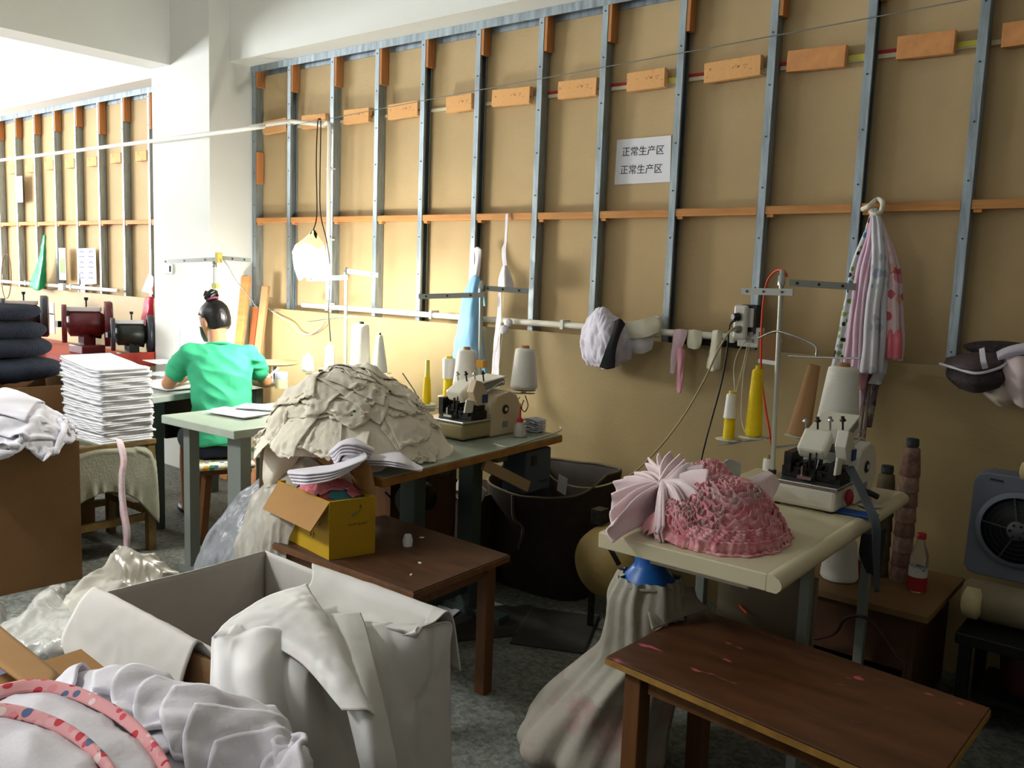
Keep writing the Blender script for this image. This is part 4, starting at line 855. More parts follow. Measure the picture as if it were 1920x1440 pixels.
#====STAGE4
# ------------------------------------------------------------------ tall white stack on the stool table
PURE = mat('white_fleece', 'dedee2', .9, bump=.15, bscale=150, sheen=.2)
rs = np.random.default_rng(3); nst = 36; ax0, ax1, ay0, ay1 = .71, 1.115, -1.60, -1.345
t_ = np.linspace(0, 1, 14)
for k in range(nst):
    z = .574 + .0100 * k; jx, jy = rs.normal(0, .004, 2); lean = .018 * (k / nst) ** 2; hump = .06 * max(0, (k - 14) / nst)
    gx, gy = np.meshgrid(np.linspace(ax0, ax1, 18), np.linspace(ay0, ay1, 12), indexing='ij')
    zz = z + hump * np.clip(1 - ((gx - ax0) / (ax1 - ax0)) * 1.25, 0, 1) + .0012 * np.sin(gx * 40 + k) + .0015 * noise(np.stack([gx, gy, gx * 0 + k], -1), 12)
    cr = .006 * np.sin(np.linspace(0, np.pi, 18))[:, None]
    G = np.stack([gx + jx - lean + .003 * np.sin(gy * 30 + k * 1.3), gy + jy - cr * (gy < -1.5) + .002 * np.sin(gx * 50 + k * 2.1), zz], -1)
    one(MB().grid(G, thick=.0092), 'folded_fabric', PURE, 'white fleece layer of the tall stack on the stool, ' + ('topmost' if k == nst - 1 else nth(nst - k) + ' from the top'), 'fabric', 'layers of the tall white stack', bevel=.0) if True else 0
for k in range(4):
    X_ = surf([[P(290 + 10 * k, 700 + 5 * k, z=.86 - .03 * k), P(300 + 6 * k, 712 + 4 * k, z=.84 - .03 * k)], [P(250, 690, z=.93), P(262, 700, z=.92)]], 12, 8)
# grey cloth wrapped round the seat, white strip hanging
hf = HF(.3, 1.6, -2.2, -.9, .01, 0.); hf.rect(.66, 1.125, -1.775, -1.335, .572)
GC = mat('grey_green_cloth', '9a9a88', .9, var=.1, scale=9, bump=.2, bscale=100)
gx, gy = np.meshgrid(np.linspace(.62, 1.22, 40), np.linspace(-1.80, -1.24, 38), indexing='ij'); X = np.stack([gx, gy, .60 + .01 * noise(np.stack([gx, gy, gx], -1), 8)], -1)
def over(x0_, x1_, y0_, y1_, zt_):
    def f(X, O):
        ins = (X[..., 0] > x0_) & (X[..., 0] < x1_) & (X[..., 1] > y0_) & (X[..., 1] < y1_) & (X[..., 2] < zt_)
        dpen = np.stack([X[..., 0] - x0_, x1_ - X[..., 0], X[..., 1] - y0_, y1_ - X[..., 1], zt_ - X[..., 2]], -1); m_ = dpen.argmin(-1)
        for i_, (ax_, val) in enumerate(((0, x0_), (0, x1_), (1, y0_), (1, y1_), (2, zt_))): X[..., ax_] = np.where(ins & (m_ == i_), val, X[..., ax_])
        top = ins & (m_ == 4)
        for a_ in (0, 1): X[..., a_] = np.where(top, O[..., a_] * .8 + X[..., a_] * .2, X[..., a_])
        X[..., 2] = np.maximum(X[..., 2], .005); return X
    return f
X = cloth(X, rest=1.04, steps=70, iters=6, coll=over(.655, 1.132, -1.782, -1.328, .573), grav=.002, damp=.92, bend=.15)
one(MB().grid(refine(X), thick=.003), 'seat_cloth', GC, 'grey cloth wrapped over the seat of the stool under the white stack', 'cloth')
c_ = catmull([P(212, 822, d=4.14), P(224, 828, d=4.04), P(232, 860, d=4.0), P(228, 900, d=3.98), P(231, 950, d=3.98), P(238, 1000, d=3.97), P(236, 1040, d=3.97)], 40)
w_ = np.interp(np.linspace(0, 1, 40), [0, .1, .5, .8, 1], [.018, .016, .013, .018, .010]); rt = MR[0] * 1.0
STR = mat('white_pink_strip', 'dcd2d4', .9, col2='d2a6ac', scale=6, bump=.3)
one(MB().grid(np.stack([c_ - rt * w_[:, None] + .004 * noise(c_, 30)[:, None], c_ + np.array([.006, -.008, 0]) * 1.0, c_ + rt * w_[:, None]], 1), thick=.004), 'hanging_strip', STR, 'narrow white and pink cloth strip hanging down in front of the stool', 'cloth strip')
# grey white cloth piled on the tall cardboard box
hf = HF(.2, 2.0, -3.0, -1.3, .012, 0.); hf.rect(.70, 1.284, -2.36, -1.80, .64); hf.dome(1.0, -2.06, .38, .34, .64, .15, 2.4)
GW = mat('lilac_white_cotton', 'c9c7d0', .9, var=.03, bump=.12, bscale=120, sheen=.2)
hf_core(hf, (.68, 1.26, -2.38, -1.84), 2, 'cloth_bundle', GW, 'bundled white cloth filling the tall cardboard box at far left', 'cloth', 'stuff', .025)
for i, (cx, cy, w2, h2, a_) in enumerate(((.95, -2.1, .7, .62, .2), (1.0, -1.98, .66, .5, 1.0), (1.18, -2.05, .56, .5, .4), (.9, -1.95, .6, .4, .1), (1.22, -2.12, .5, .46, 1.9), (1.24, -1.95, .42, .4, .9), (1.0, -2.05, .5, .44, 2.5))):
    X = throw(hf, cx, cy, w2, h2, 32, a_, crumple=.84, drop=.04, steps=60, t=.006, bend=.5, seed=500 + i, lim=.03, grav=.003)
    one(MB().grid(refine(X), thick=.004), 'white_cloth', GW, 'crumpled lilac white cloth heaped over the tall cardboard box', 'cloth', 'white cloths on the tall cardboard box')
# black knit pile on a carton behind
open_box('cardboard_box', 'brown carton hidden behind, carrying the dark knit pile at far left', [(.60, -1.40), (.60, -1.98), (.05, -1.98), (.05, -1.40)], 0, .80, CARD, CARDI)
KN = mat('black_rib_knit', '1b2230', .95, var=.3, scale=40, bump=.8, bscale=30, stretch=(6, 6, 1)); 
def knit(c0, r0, sd, name='knit_garment'):
    th = np.linspace(0, 2 * np.pi, 72, endpoint=False); rings = []
    for a in np.linspace(.03, np.pi - .03, 22):
        s1 = np.sin(a) ** .45; p = np.stack([np.cos(th) * (np.abs(np.cos(th)) + .02) ** -.3 * s1, np.sin(th) * (np.abs(np.sin(th)) + .02) ** -.3 * s1, np.full(72, -np.cos(a))], 1)
        p = p * np.array(r0) + np.array(c0); p += unit(np.array([1, 1, .3])) * 0; p += (p - np.array(c0)) * (.07 * noise(p, 9, sd) + .022 * np.sin(th * 34 + a * 2))[:, None]; p[:, 2] += .018 * noise(p * (1, 1, 0), 6, sd + 4); rings.append(p)
    return MB().loft(rings, True)
for i, (c0, r0) in enumerate((((.30, -1.73, .865), (.24, .27, .062)), ((.275, -1.73, .975), (.20, .24, .055)), ((.25, -1.73, 1.07), (.19, .23, .05)), ((.235, -1.73, 1.155), (.17, .21, .042)))):
    one(knit(c0, r0, i * 3.3), 'knit_garment', KN, 'folded dark navy knit garment, ' + ('lowest', 'second from the bottom', 'second from the top', 'topmost')[i] + ' of the pile at far left', 'garment', 'dark knits in the pile')
# ------------------------------------------------------------------ papers and cloth on the left table
for i, (px, py, w2, h2, a_) in enumerate(((455, 772, .30, .10, .3), (440, 776, .26, .12, .15), (485, 764, .2, .14, .5))):
    c_ = P(px, py, z=.752 + .006 * i); gx, gy = np.meshgrid(np.linspace(-w2 / 2, w2 / 2, 20), np.linspace(-h2 / 2, h2 / 2, 12), indexing='ij')
    G = np.stack([c_[0] + gx * math.cos(a_) - gy * math.sin(a_), c_[1] + gx * math.sin(a_) + gy * math.cos(a_), c_[2] + .003 + .003 * noise(np.stack([gx, gy, gx * 0 + i], -1), 20)], -1)
    one(MB().grid(G, thick=.005), 'white_cloth', PURE, ('flat white cloth piece on the left table, nearest the table edge', 'flat white cloth piece lying on top of another on the left table', 'folded white cloth farther back on the left table')[i], 'cloth')
# ------------------------------------------------------------------ worker
SKIN = mat('skin', 'c08a66', .55, sss=0); HAIR = mat('black_hair', '0d0b0c', .35, var=.4, scale=60, stretch=(1, 1, .2), bump=.4)
SHIRT = mat('green_shirt', '35a87a', .8, var=.05, scale=5, bump=.1, bscale=60); SHORTS = mat('dark_shorts', '141a28', .9)
pr = thing('person', 'seated worker in green t-shirt and dark shorts, black hair in a bun, bent over work', 'person', (1.08, -.93, 0))
fw = unit((-.86, .42, 0)); sd = unit((fw[1], -fw[0], 0)) * 1.0   # fw = facing, sd = her right
B0 = np.array([1.08, -.93, 0.])
def W_(f, s_, z): return B0 + fw * f + sd * s_ + np.array([0, 0, z])
def skin_mesh(verts, edges, name, m, par, root=0, sub=2):
    me = bpy.data.meshes.new(name); V = [np.array(v[0]) for v in verts]; o3 = np.mean(V, 0)
    me.from_pydata([list(map(float, v - o3)) for v in V], edges, []); o = bpy.data.objects.new(name, me); COL.objects.link(o)
    w = Matrix.Translation([float(x) for x in o3]); WM[o.name] = w; o.parent = par; o.matrix_local = WM[par.name].inverted() @ w
    k = o.modifiers.new('skin', 'SKIN'); k.use_smooth_shade = True
    for i, v in enumerate(verts):
        r = v[1]; me.skin_vertices[0].data[i].radius = (r, r) if np.isscalar(r) else r
        me.skin_vertices[0].data[i].use_root = i == root
    s2 = o.modifiers.new('sub', 'SUBSURF'); s2.levels = sub; s2.render_levels = sub; me.materials.append(m)
    dg = bpy.context.evaluated_depsgraph_get(); nm = bpy.data.meshes.new_from_object(o.evaluated_get(dg)); o.modifiers.clear(); o.data = nm
    for p in nm.polygons: p.use_smooth = True
    if not nm.materials: nm.materials.append(m)
    return o
def fuse(mb, name, m, par, vox=.007, smooth=4):
    """melt overlapping closed shapes into one continuous surface"""
    o = mb.build(name, m, par, flat=True); k = o.modifiers.new('r', 'REMESH'); k.mode = 'VOXEL'; k.voxel_size = vox; k.use_smooth_shade = True
    if smooth: k = o.modifiers.new('s', 'SMOOTH'); k.iterations = smooth; k.factor = .5
    dg = bpy.context.evaluated_depsgraph_get(); nm = bpy.data.meshes.new_from_object(o.evaluated_get(dg)); o.modifiers.clear(); o.data = nm
    if not nm.materials: nm.materials.append(m)
    return o
def limb(mb, pts, rr, n=20, seg=16):
    p = catmull([q for q in pts], seg); r = np.interp(np.linspace(0, 1, seg), np.linspace(0, 1, len(rr)), rr)
    mb.tube(p, 0, n, rr=r); mb.ell(p[0], (r[0],) * 3); mb.ell(p[-1], (r[-1],) * 3)
def torso(mb, secs, n=40):
    """(forward, side, z, half width, half depth) sections, each tilted a little with the back"""
    t_ = np.linspace(0, 2 * np.pi, n, endpoint=False); q = catmull(np.array(secs), 26)
    mb.loft([B0 + np.outer(np.cos(t_) * d_, fw) + np.outer(np.sign(np.sin(t_)) * np.abs(np.sin(t_)) ** .85 * w_, sd) + fw * f_ + sd * s_ + np.stack([0 * t_, 0 * t_, z_ - .25 * d_ * np.cos(t_)], 1) for f_, s_, z_, w_, d_ in q], True)
ARML = [W_(.15, -.150, .955), W_(.20, -.215, .87), W_(.235, -.255, .79), W_(.345, -.215, .787), W_(.46, -.14, .795)]
ARMR = [W_(.15, .150, .955), W_(.20, .215, .87), W_(.235, .26, .79), W_(.34, .20, .79), W_(.45, .10, .80)]
b = MB()
torso(b, [(-.01, 0, .47, .150, .11), (.02, 0, .60, .135, .10), (.08, 0, .76, .140, .095), (.14, 0, .90, .155, .085), (.175, 0, .96, .12, .075), (.20, 0, .985, .06, .05)])
limb(b, [W_(.18, 0, .96), W_(.23, .0, 1.02), W_(.275, -.002, 1.075)], [.055, .050, .048])
for arm, pw, sgn in ((ARML, W_(.50, -.115, .798), 1), (ARMR, W_(.49, .075, .805), -1)):
    limb(b, arm[:3], [.050, .044, .038]); limb(b, arm[2:], [.039, .034, .023])
    b.ell(pw, (.042, .036, .017), R=np.array([fw, sd, (0, 0, 1)]).T)
    for k in range(4):
        o_ = (-.026 + .0175 * k); L_ = (.032, .038, .036, .028)[k]
        limb(b, [pw + fw * .028 + sd * o_, pw + fw * (.035 + L_) + sd * o_ * 1.2 + (0, 0, -.004), pw + fw * (.035 + L_ * 1.8) + sd * o_ * 1.15 + (0, 0, -.022)], [.0092, .0085, .0072], 10, 8)
    limb(b, [pw - fw * .01 + sd * .026 * sgn, pw + fw * .015 + sd * .046 * sgn + (0, 0, -.008), pw + fw * .04 + sd * .048 * sgn + (0, 0, -.016)], [.012, .0105, .008], 10, 8)
for pts in ([W_(.02, -.09, .49), W_(.22, -.12, .48), W_(.40, -.13, .465)], [W_(.02, .09, .49), W_(.20, .14, .48), W_(.36, .16, .46)]): limb(b, pts, [.092, .078, .060])
for pts in ([W_(.40, -.13, .465), W_(.405, -.14, .28), W_(.38, -.15, .07)], [W_(.36, .16, .46), W_(.30, .17, .28), W_(.22, .17, .07)]): limb(b, pts, [.058, .052, .034])
for a_, c_ in ((W_(.38, -.15, .05), W_(.50, -.16, .032)), (W_(.22, .17, .05), W_(.34, .178, .032))): limb(b, [a_, c_], [.034, .026])
body = fuse(b, 'body', SKIN, pr, .006, 3)
hc = W_(.300, -.005, 1.128); hf_ = unit(fw * .8 - sd * .50 + np.array([0, 0, -.42])); hs = unit(np.cross(hf_, (0, 0, 1))); hu = np.cross(hs, hf_); RH = np.array([hs, hf_, hu]).T
def H_(a, b, c): return hc + RH @ np.array([a, b, c])
m = MB(); th = np.linspace(0, 2 * np.pi, 32, endpoint=False); rings = []
for c, ra, rb, ob in ((-.108, .018, .022, .045), (-.10, .036, .040, .035), (-.075, .052, .060, .02), (-.04, .063, .078, .006), (0, .070, .088, 0), (.04, .071, .090, -.004), (.075, .060, .076, -.008), (.098, .040, .05, -.01), (.108, .015, .02, -.012)):
    rings.append(np.array([H_(ra * math.cos(a), ob + rb * math.sin(a) + .012 * math.exp(-((a - np.pi / 2) / .16) ** 2) * math.exp(-((c + .02) / .03) ** 2), c) for a in th]))
m.loft(rings, True)
hd = m.build('head', SKIN, pr)
for s_ in (-1, 1):
    MB().ell(H_(.073 * s_, -.004, -.01), (.010, .018, .030), 12, 8, R=RH).build('ear', SKIN, hd)
    MB().ell(H_(.028 * s_, .080, .008), (.012, .006, .006), 10, 8, R=RH).build('eye', mat('eye_white', 'e0dcd8', .3), hd)
MB().box(H_(0, .095, -.015), (.018, .024, .03), R=RH).build('nose', SKIN, hd, bevel=.006); MB().ell(H_(0, .082, -.058), (.022, .006, .006), R=RH).build('mouth', mat('lips', 'a05850', .5), hd)
m = MB(); rings = []
for c, ra, rb, ob in ((-.062, .050, .05, -.025), (-.045, .064, .066, -.024), (-.01, .073, .078, -.022), (.03, .077, .092, -.012), (.06, .074, .092, -.008), (.09, .056, .072, -.01), (.112, .03, .04, -.012), (.120, .008, .01, -.012)):
    rr_ = []
    for a in th:
        fr_ = max(0, math.sin(a)); k = 1 if c > .03 else 1 - fr_ * .75
        rr_.append(H_(ra * math.cos(a) * (1 + .006 * math.sin(a * 17)), ob + rb * math.sin(a) * k * (1 + .006 * math.sin(a * 13)), c))
    rings.append(np.array(rr_))
m.loft(rings, True); m.build('hair', HAIR, pr)
m = MB(); bc = H_(0, -.030, .142)
for k in range(5): a = k * 1.26; m.tube([bc + RH @ np.array([.026 * math.cos(a + t2), .022 * math.sin(a + t2), -.012 + .012 * t2]) for t2 in np.linspace(0, 2.2, 8)], .017, 8)
m.ell(bc, (.034, .032, .028), 16, 10, R=RH); m.build('hair_bun', HAIR, pr)
MB().tube([bc + RH @ np.array([.030 * math.cos(a), .028 * math.sin(a), -.024]) for a in np.linspace(0, 2 * np.pi, 20)], .007, 8).build('hair_tie', mat('plum_hair_tie', '6e3a4a', .7), pr)
G = [[H_(x_, .087 - 7 * x_ * x_ - .012 * abs(z_ + .05) / .05, z_) for x_ in np.linspace(-.060, .060, 11)] for z_ in (-.005, -.03, -.06, -.095)]
MB().grid(surf(G, 14, 22) + RH @ np.array([0, .012, 0]), thick=.002).build('face_mask', mat('blue_face_mask', 'a8dcee', .8), pr)
# shirt and shorts follow the body
b = MB()
torso(b, [(-.03, 0, .475, .168, .135), (-.005, 0, .56, .162, .128), (.03, 0, .68, .154, .118), (.085, 0, .82, .162, .110), (.135, 0, .92, .170, .098), (.165, 0, .965, .135, .080), (.185, 0, .995, .075, .060)])
for arm in (ARML, ARMR): limb(b, [arm[0] - (0, 0, .01), arm[0] * .45 + arm[1] * .55, arm[1] + (0, 0, -.012)], [.070, .062, .060]); limb(b, [W_(.15, 0, .93), arm[0] - (0, 0, .012)], [.085, .068])
sh_ = fuse(b, 'green_shirt', SHIRT, pr, .007, 6)
me = sh_.data; n_ = len(me.vertices); co = np.empty(n_ * 3); nn = np.empty(n_ * 3); me.vertices.foreach_get('co', co); me.vertices.foreach_get('normal', nn); co = co.reshape(-1, 3); nn = nn.reshape(-1, 3)
co = co + nn * (.013 * (.35 - np.abs(noise(co * (1.2, 1.2, 2.0) + co[:, [2, 2, 0]] * .8, 7, 2)) * 2) + .005 * noise(co, 20))[:, None]; me.vertices.foreach_set('co', co.ravel()); me.update()
MB().tube([W_(.195, 0, 1.0) + fw * .062 * math.cos(a) * 1.0 + sd * .068 * math.sin(a) - (0, 0, .020 * math.cos(a)) for a in np.linspace(0, 2 * np.pi, 30)], .007, 8).build('collar', SHIRT, sh_)
b = MB()
torso(b, [(-.02, 0, .41, .155, .12), (-.015, 0, .46, .165, .125), (-.01, 0, .52, .150, .115)])
for pts in ([W_(.02, -.09, .49), W_(.18, -.115, .485), W_(.31, -.125, .475)], [W_(.02, .09, .49), W_(.16, .13, .485), W_(.28, .15, .47)]): limb(b, pts, [.104, .094, .086])
fuse(b, 'dark_shorts', SHORTS, pr, .009, 4)
for f_, s_ in ((.47, -.157), (.31, .177)): MB().ell(W_(f_, s_, .03), (.11, .045, .032), R=np.array([fw, sd, (0, 0, 1)]).T).build('shoe', BLK, pr)
# apron flap and stool
APR = spots('floral_cloth', 'd8d2b8', ['3a6a9a', 'd8a23a', '4a8a5a', 'd8d2b8'], 26, .4)
t = thing('wooden_stool', 'dark wooden stool with floral cushion under the seated worker', 'stool', (1.10, -.95, 0))
MB().box((1.10, -.95, .375), (.34, .26, .03), rz=-.45).build('seat', BROWNL, t, bevel=.005)
for a, b in ((.14, .1), (.14, -.1), (-.14, .1), (-.14, -.1)):
    c, s_ = math.cos(-.45), math.sin(-.45); x, y = a * c - b * s_, a * s_ + b * c; MB().bar((1.10 + x * 1.25, -.95 + y * 1.25, 0), (1.10 + x * .9, -.95 + y * .9, .36), .04, .04, up=(0, 1, 0)).build('leg', BROWNL, t, bevel=.003)
hf = HF(.6, 1.7, -1.5, -.4, .01, .0); hf.dome(1.12, -.97, .24, .2, .36, .055, 4)
cu = MB().box((1.11, -.96, .405), (.38, .30, .03), rz=-.45); one(cu, 'stool_cushion', APR, 'floral printed cushion cloth on the seated worker\'s stool', 'cushion', bevel=.012)
X = np.stack(np.meshgrid(np.linspace(-.10, .12, 16), np.linspace(-.16, .10, 16), indexing='ij') + [np.zeros((16, 16))], -1)
one(MB().grid(disp(surf([[P(495, 800, d=4.35), P(480, 812, d=4.4), P(462, 818, d=4.45)], [P(500, 830, d=4.3), P(485, 838, d=4.33), P(465, 845, d=4.4)], [P(505, 850, d=4.3), P(488, 858, d=4.33), P(470, 862, d=4.4)]], 20, 20), .012, 14), thick=.008), 'floral_cloth', APR, 'bright floral cloth bunched beside the worker\'s stool', 'cloth')
# work on her table
hf = HF(.1, 1.1, -1.5, -.1, .01, .752)
for i, (px, py, w2, h2, m_, lab) in enumerate(((320, 722, .34, .24, PURE, 'white cloth spread on the work table left of the worker'), (345, 690, .22, .2, mat('lemon_cloth', 'd8d080', .8), 'pale yellow cloth under the worker\'s arm'), (300, 700, .22, .16, mat('mid_grey_cloth', '8a9094', .85), 'grey cloth lump on the work table'), (310, 680, .3, .2, PURE, 'white cloth piled at the far side of the work table'))):
    c_ = P(px, py, z=.76); X = throw(hf, min(c_[0], .72), c_[1], w2, h2, 18, i, crumple=.8, drop=.03, steps=30, seed=600 + i, t=.005, lim=.03); one(MB().grid(refine(X), thick=.004), 'work_cloth', m_, lab, 'cloth')
c_ = P(344, 642, d=5.3); t = thing('thread_cone', 'yellow thread cone under a white cap, standing beyond the worker\'s arm', 'thread cone', (c_[0], c_[1], .752), 'cones of thread')
c_ = P(344, 640, y=-.50); MB().lathe((c_[0], c_[1], .752), [(.03, 0), (.028, .10), (.024, .15)]).build('thread_winding', mat('neon_yellow_thread', 'd8e010', .6), t); MB().lathe((c_[0], c_[1], .902), [(.026, 0), (.024, .09), (.02, .13)]).build('cap', PURE, t)
# round plate, tin and wire on the far side
c_ = P(515, 681, y=-.42); t = thing('round_tray', 'white round tray with yellow rim standing right of the worker', 'tray', (c_[0], c_[1], .752)); MB().lathe((c_[0], c_[1], .752), [(.03, 0), (.012, .012), (.012, c_[2] - .76)]).build('post', GREYM, t)
MB().lathe((c_[0], c_[1], c_[2]), [(.02, -.012), (.12, -.006), (.145, .004), (.145, .008), (.02, .002)], n=40).build('dish', mat('tray_plastic', 'e0d890', .4), t)
c_ = P(528, 712, z=.80); t = thing('thread_tin', 'small tin with a violet label left of the cream heap', 'tin', (c_[0], c_[1], .752)); MB().lathe((c_[0], c_[1], .752), [(.036, 0), (.036, .055)]).build('tin_body', mat('pale_tin', 'c9c6a0', .5), t); MB().lathe((c_[0], c_[1], .807), [(.0365, 0), (.0365, .035), (.034, .037)]).build('label_band', mat('violet_label', '9aa0c8', .5), t)
m = MB().bar(P(502, 708, z=.86), P(522, 690, z=.88), .012, .004); one(m, 'scissor_handle', mat('pale_blue_plastic', 'a8b8d8', .5), 'pale blue tool handle leaning beside the thread tin', 'tool')
# pale overlock remains behind the worker
one(MB().b2((1.30, -.50, .752), (1.45, -.38, .80)), 'dark_motor', DARKM, 'dark motor block between the worker and the cream heap', 'machine', bevel=.008)
# ------------------------------------------------------------------ round linking machines on the red table
def linker(x, y, s_, label, col_, dark):
    t = thing('linking_machine', label, 'linking machine', (x, y, .73), 'round linking machines'); z0 = .731; zc = z0 + .20 * s_; ax = unit((.42, .91, 0))
    c0 = np.array([x, y, zc])
    def ringp(o, r, r2, w, n_=40): return MB().lathe(o, [(r2, 0), (r, 0), (r, w), (r2, w), (r2, 0)], ax, n_, caps=False)
    ringp(c0 + ax * .11 * s_, .155 * s_, .125 * s_, .045 * s_).build('dial_ring', dark, t)
    ringp(c0 + ax * .157 * s_, .148 * s_, .06 * s_, .006 * s_).build('dial_face', mat('dial_grey', '8c8c90', .35, .5), t)
    ringp(c0 - ax * .15 * s_, .13 * s_, .09 * s_, .03 * s_).build('rear_ring', dark, t)
    MB().lathe(c0 - ax * .12 * s_, [(.05 * s_, 0), (.085 * s_, .02 * s_), (.085 * s_, .20 * s_), (.06 * s_, .235 * s_)], ax, 24).build('drum', col_, t)
    for k in range(7): a = k * .9; pp = c0 - ax * (.09 - .028 * k) * s_ + np.array([0, -.085 * s_ * math.cos(a), .085 * s_ * math.sin(a)]); MB().box(pp, (.035 * s_, .03 * s_, .04 * s_), rx=a).build('gear_block', DARKM, t)
    m = MB(); m.cyl(c0 + (0, 0, .08 * s_), c0 + (0, 0, .165 * s_), .006 * s_); m.lathe(c0 + (0, 0, .16 * s_), [(.012 * s_, 0), (.014 * s_, .02 * s_)])
    m.build('oil_pin', DARKM, t)
    MB().bar(c0 - ax * .11 * s_ + (0, -.02, .10 * s_), c0 + ax * .11 * s_ + (0, -.02, .10 * s_), .05 * s_, .03 * s_).build('top_bridge', mat('white_machine_cover', 'd5d2d2', .4), t, bevel=.005)
    MB().box((x, y, z0 + .03 * s_), (.20 * s_, .16 * s_, .06 * s_)).build('foot', col_, t, bevel=.01)
    MB().box((x, y, z0 + .10 * s_), (.08 * s_, .08 * s_, .12 * s_)).build('neck', col_, t)
    return t
MAR = mat('maroon_paint', '5c2226', .4, var=.2, scale=20); DG = mat('dark_grey_metal', '3e4248', .4, .5); DGN = mat('black_green_paint', '20261f', .4)
linker(-1.52, -.42, 1.12, 'maroon linking machine with a round dial behind the white stack', MAR, MAR)
linker(-.92, -.38, .92, 'black linking machine with a grey dial nearest the white column', DGN, DG)
linker(-2.55, -.45, 1.12, 'grey linking machine at far left beside the dark knit pile', DG, DG)
# red panel and bits
c_ = P(330, 668, y=-.30)
one(MB().b2((-1.9, -1.06, .62), (-1.1, -1.04, .86)), 'red_board', mat('dark_red_panel', '7c1c26', .5), 'dark red panel standing in front of the machine table at left', 'panel')
one(MB().b2((-1.9, -1.10, 0), (-1.1, -1.061, .62)), 'dark_board', DW, 'dark board below the red panel', 'board')
hf = HF(-1.6, 0, -1.3, 0, .01, .731)
for i, (cx, cy, m_, lab) in enumerate(((-.86, -.80, PURE, 'crumpled white and red wrap on the machine table near the column'), (-.98, -.84, PK, 'pink printed scrap on the machine table near the column'))):
    X = throw(hf, cx, cy, .2, .16, 14, i, crumple=.6, steps=30, seed=700 + i); one(MB().grid(refine(X), thick=.003), 'cloth_scrap', m_, lab, 'cloth')
#====STAGE5
# ------------------------------------------------------------------ things hanging on the wall
def drape(name, rows, m, label, cat='cloth', nu=40, nv=24, amp=.004, sc=14, th=.003, off=0, group=None, par=None, rid=.5):
    G = surf(rows, nu, nv); G = disp(G, amp, sc, off); G = disp(G, amp * rid, sc * 2.2, off + 3, ridge=True, aniso=(1.6, 1, .5))
    o = MB().grid(G, thick=th).build(name, m, par)
    return tag(o, label, cat, group) if par is None else o
Y = lambda px, py, y: P(px, py, y=y)
# sheet of paper with its two lines of writing
pp = thing('paper_notice', 'white paper notice with two lines of Chinese characters on the board', 'notice', (3.0, .055, 1.9))
MB().prism([(2.857, 1.894), (3.158, 1.897), (3.150, 2.106), (2.86, 2.104)], (0, .0585, 0), (1, 0, 0), (0, 0, 1), (0, -.001, 0)).build('sheet', mat('white_paper', 'e4e3ea', .7), pp)
def text(s_, x, z, size, par, m, y=.0568, rz=0):
    c = bpy.data.curves.new('lettering', 'FONT'); c.body = s_; c.size = size; c.align_x = 'CENTER'; c.extrude = .0002
    o = bpy.data.objects.new('lettering', c); COL.objects.link(o); o.rotation_euler = (math.pi / 2, rz, 0); o.location = (x, y, z)
    dg = bpy.context.evaluated_depsgraph_get(); me = bpy.data.meshes.new_from_object(o.evaluated_get(dg)); bpy.data.objects.remove(o)
    o = bpy.data.objects.new('lettering', me); COL.objects.link(o); me.materials.clear(); me.materials.append(m)
    w = Matrix.Translation((x, y, z)) @ Matrix.Rotation(rz, 4, 'Y') @ Matrix.Rotation(math.pi / 2, 4, 'X'); WM[o.name] = w; o.parent = par; o.matrix_local = WM[par.name].inverted() @ w
    return o
INK = mat('black_ink', '16161a', .6)
text('正常生产区', 3.005, 2.028, .046, pp, INK, rz=.01); text('正常生产区', 3.0, 1.944, .046, pp, INK, rz=.01)
BLUE = mat('light_blue_cloth', '7fb0d6', .85, var=.05, scale=8)
bl = drape('blue_cloth_bag', [[Y(882, 520, -.09), Y(892, 516, -.10), Y(900, 522, -.09)], [Y(868, 555, -.10), Y(884, 550, -.13), Y(902, 555, -.10)], [Y(858, 610, -.10), Y(880, 606, -.15), Y(905, 612, -.10)], [Y(850, 660, -.10), Y(878, 662, -.14), Y(908, 662, -.10)], [Y(848, 700, -.10), Y(878, 702, -.12), Y(912, 700, -.10)]], BLUE, 'light blue cloth hanging from a white strap behind the centre stand', amp=.012, sc=10)
MB().grid(surf([[Y(890, 466, -.03), Y(896, 463, -.03), Y(903, 468, -.03)], [Y(892, 490, -.04), Y(896, 490, -.05), Y(902, 490, -.04)], [Y(884, 520, -.07), Y(891, 522, -.09), Y(898, 520, -.07)]], 20, 10), thick=.008).build('strap', WG, bl)
m = MB().box(Y(908, 565, -.14), (.012, .01, .05), ry=-.2); m.build('blue_peg', mat('teal_peg', '5aa0b0', .5), bl)
ws = drape('white_cloth_strap', [[Y(948, 400, -.01), Y(953, 400, -.01)], [Y(946, 450, -.03), Y(951, 450, -.03)], [Y(941, 470, -.05), Y(949, 470, -.05)], [Y(943, 500, -.07), Y(951, 500, -.07)]], WG, 'knotted white cloth hanging from the batten, pulley strings below', 'cloth', amp=.004)
drape('pouch', [[Y(942, 500, -.08), Y(947, 498, -.09), Y(951, 500, -.08)], [Y(936, 520, -.09), Y(946, 516, -.13), Y(960, 522, -.09)], [Y(934, 538, -.09), Y(946, 540, -.13), Y(963, 536, -.09)], [Y(936, 544, -.09), Y(946, 545, -.12), Y(961, 542, -.09)]], WG, '', par=ws, amp=.004)
drape('tail', [[Y(934, 548, -.10), Y(940, 548, -.10)], [Y(932, 590, -.11), Y(941, 590, -.11)], [Y(926, 640, -.12), Y(938, 640, -.12)], [Y(922, 700, -.14), Y(936, 700, -.14)], [Y(914, 726, -.16), Y(936, 726, -.16)]], WG, '', par=ws, amp=.006)
pu = thing('thread_pulley', 'two small white pulleys with cords hanging in front of the wall pipe', 'pulley', Y(945, 618, -.16))
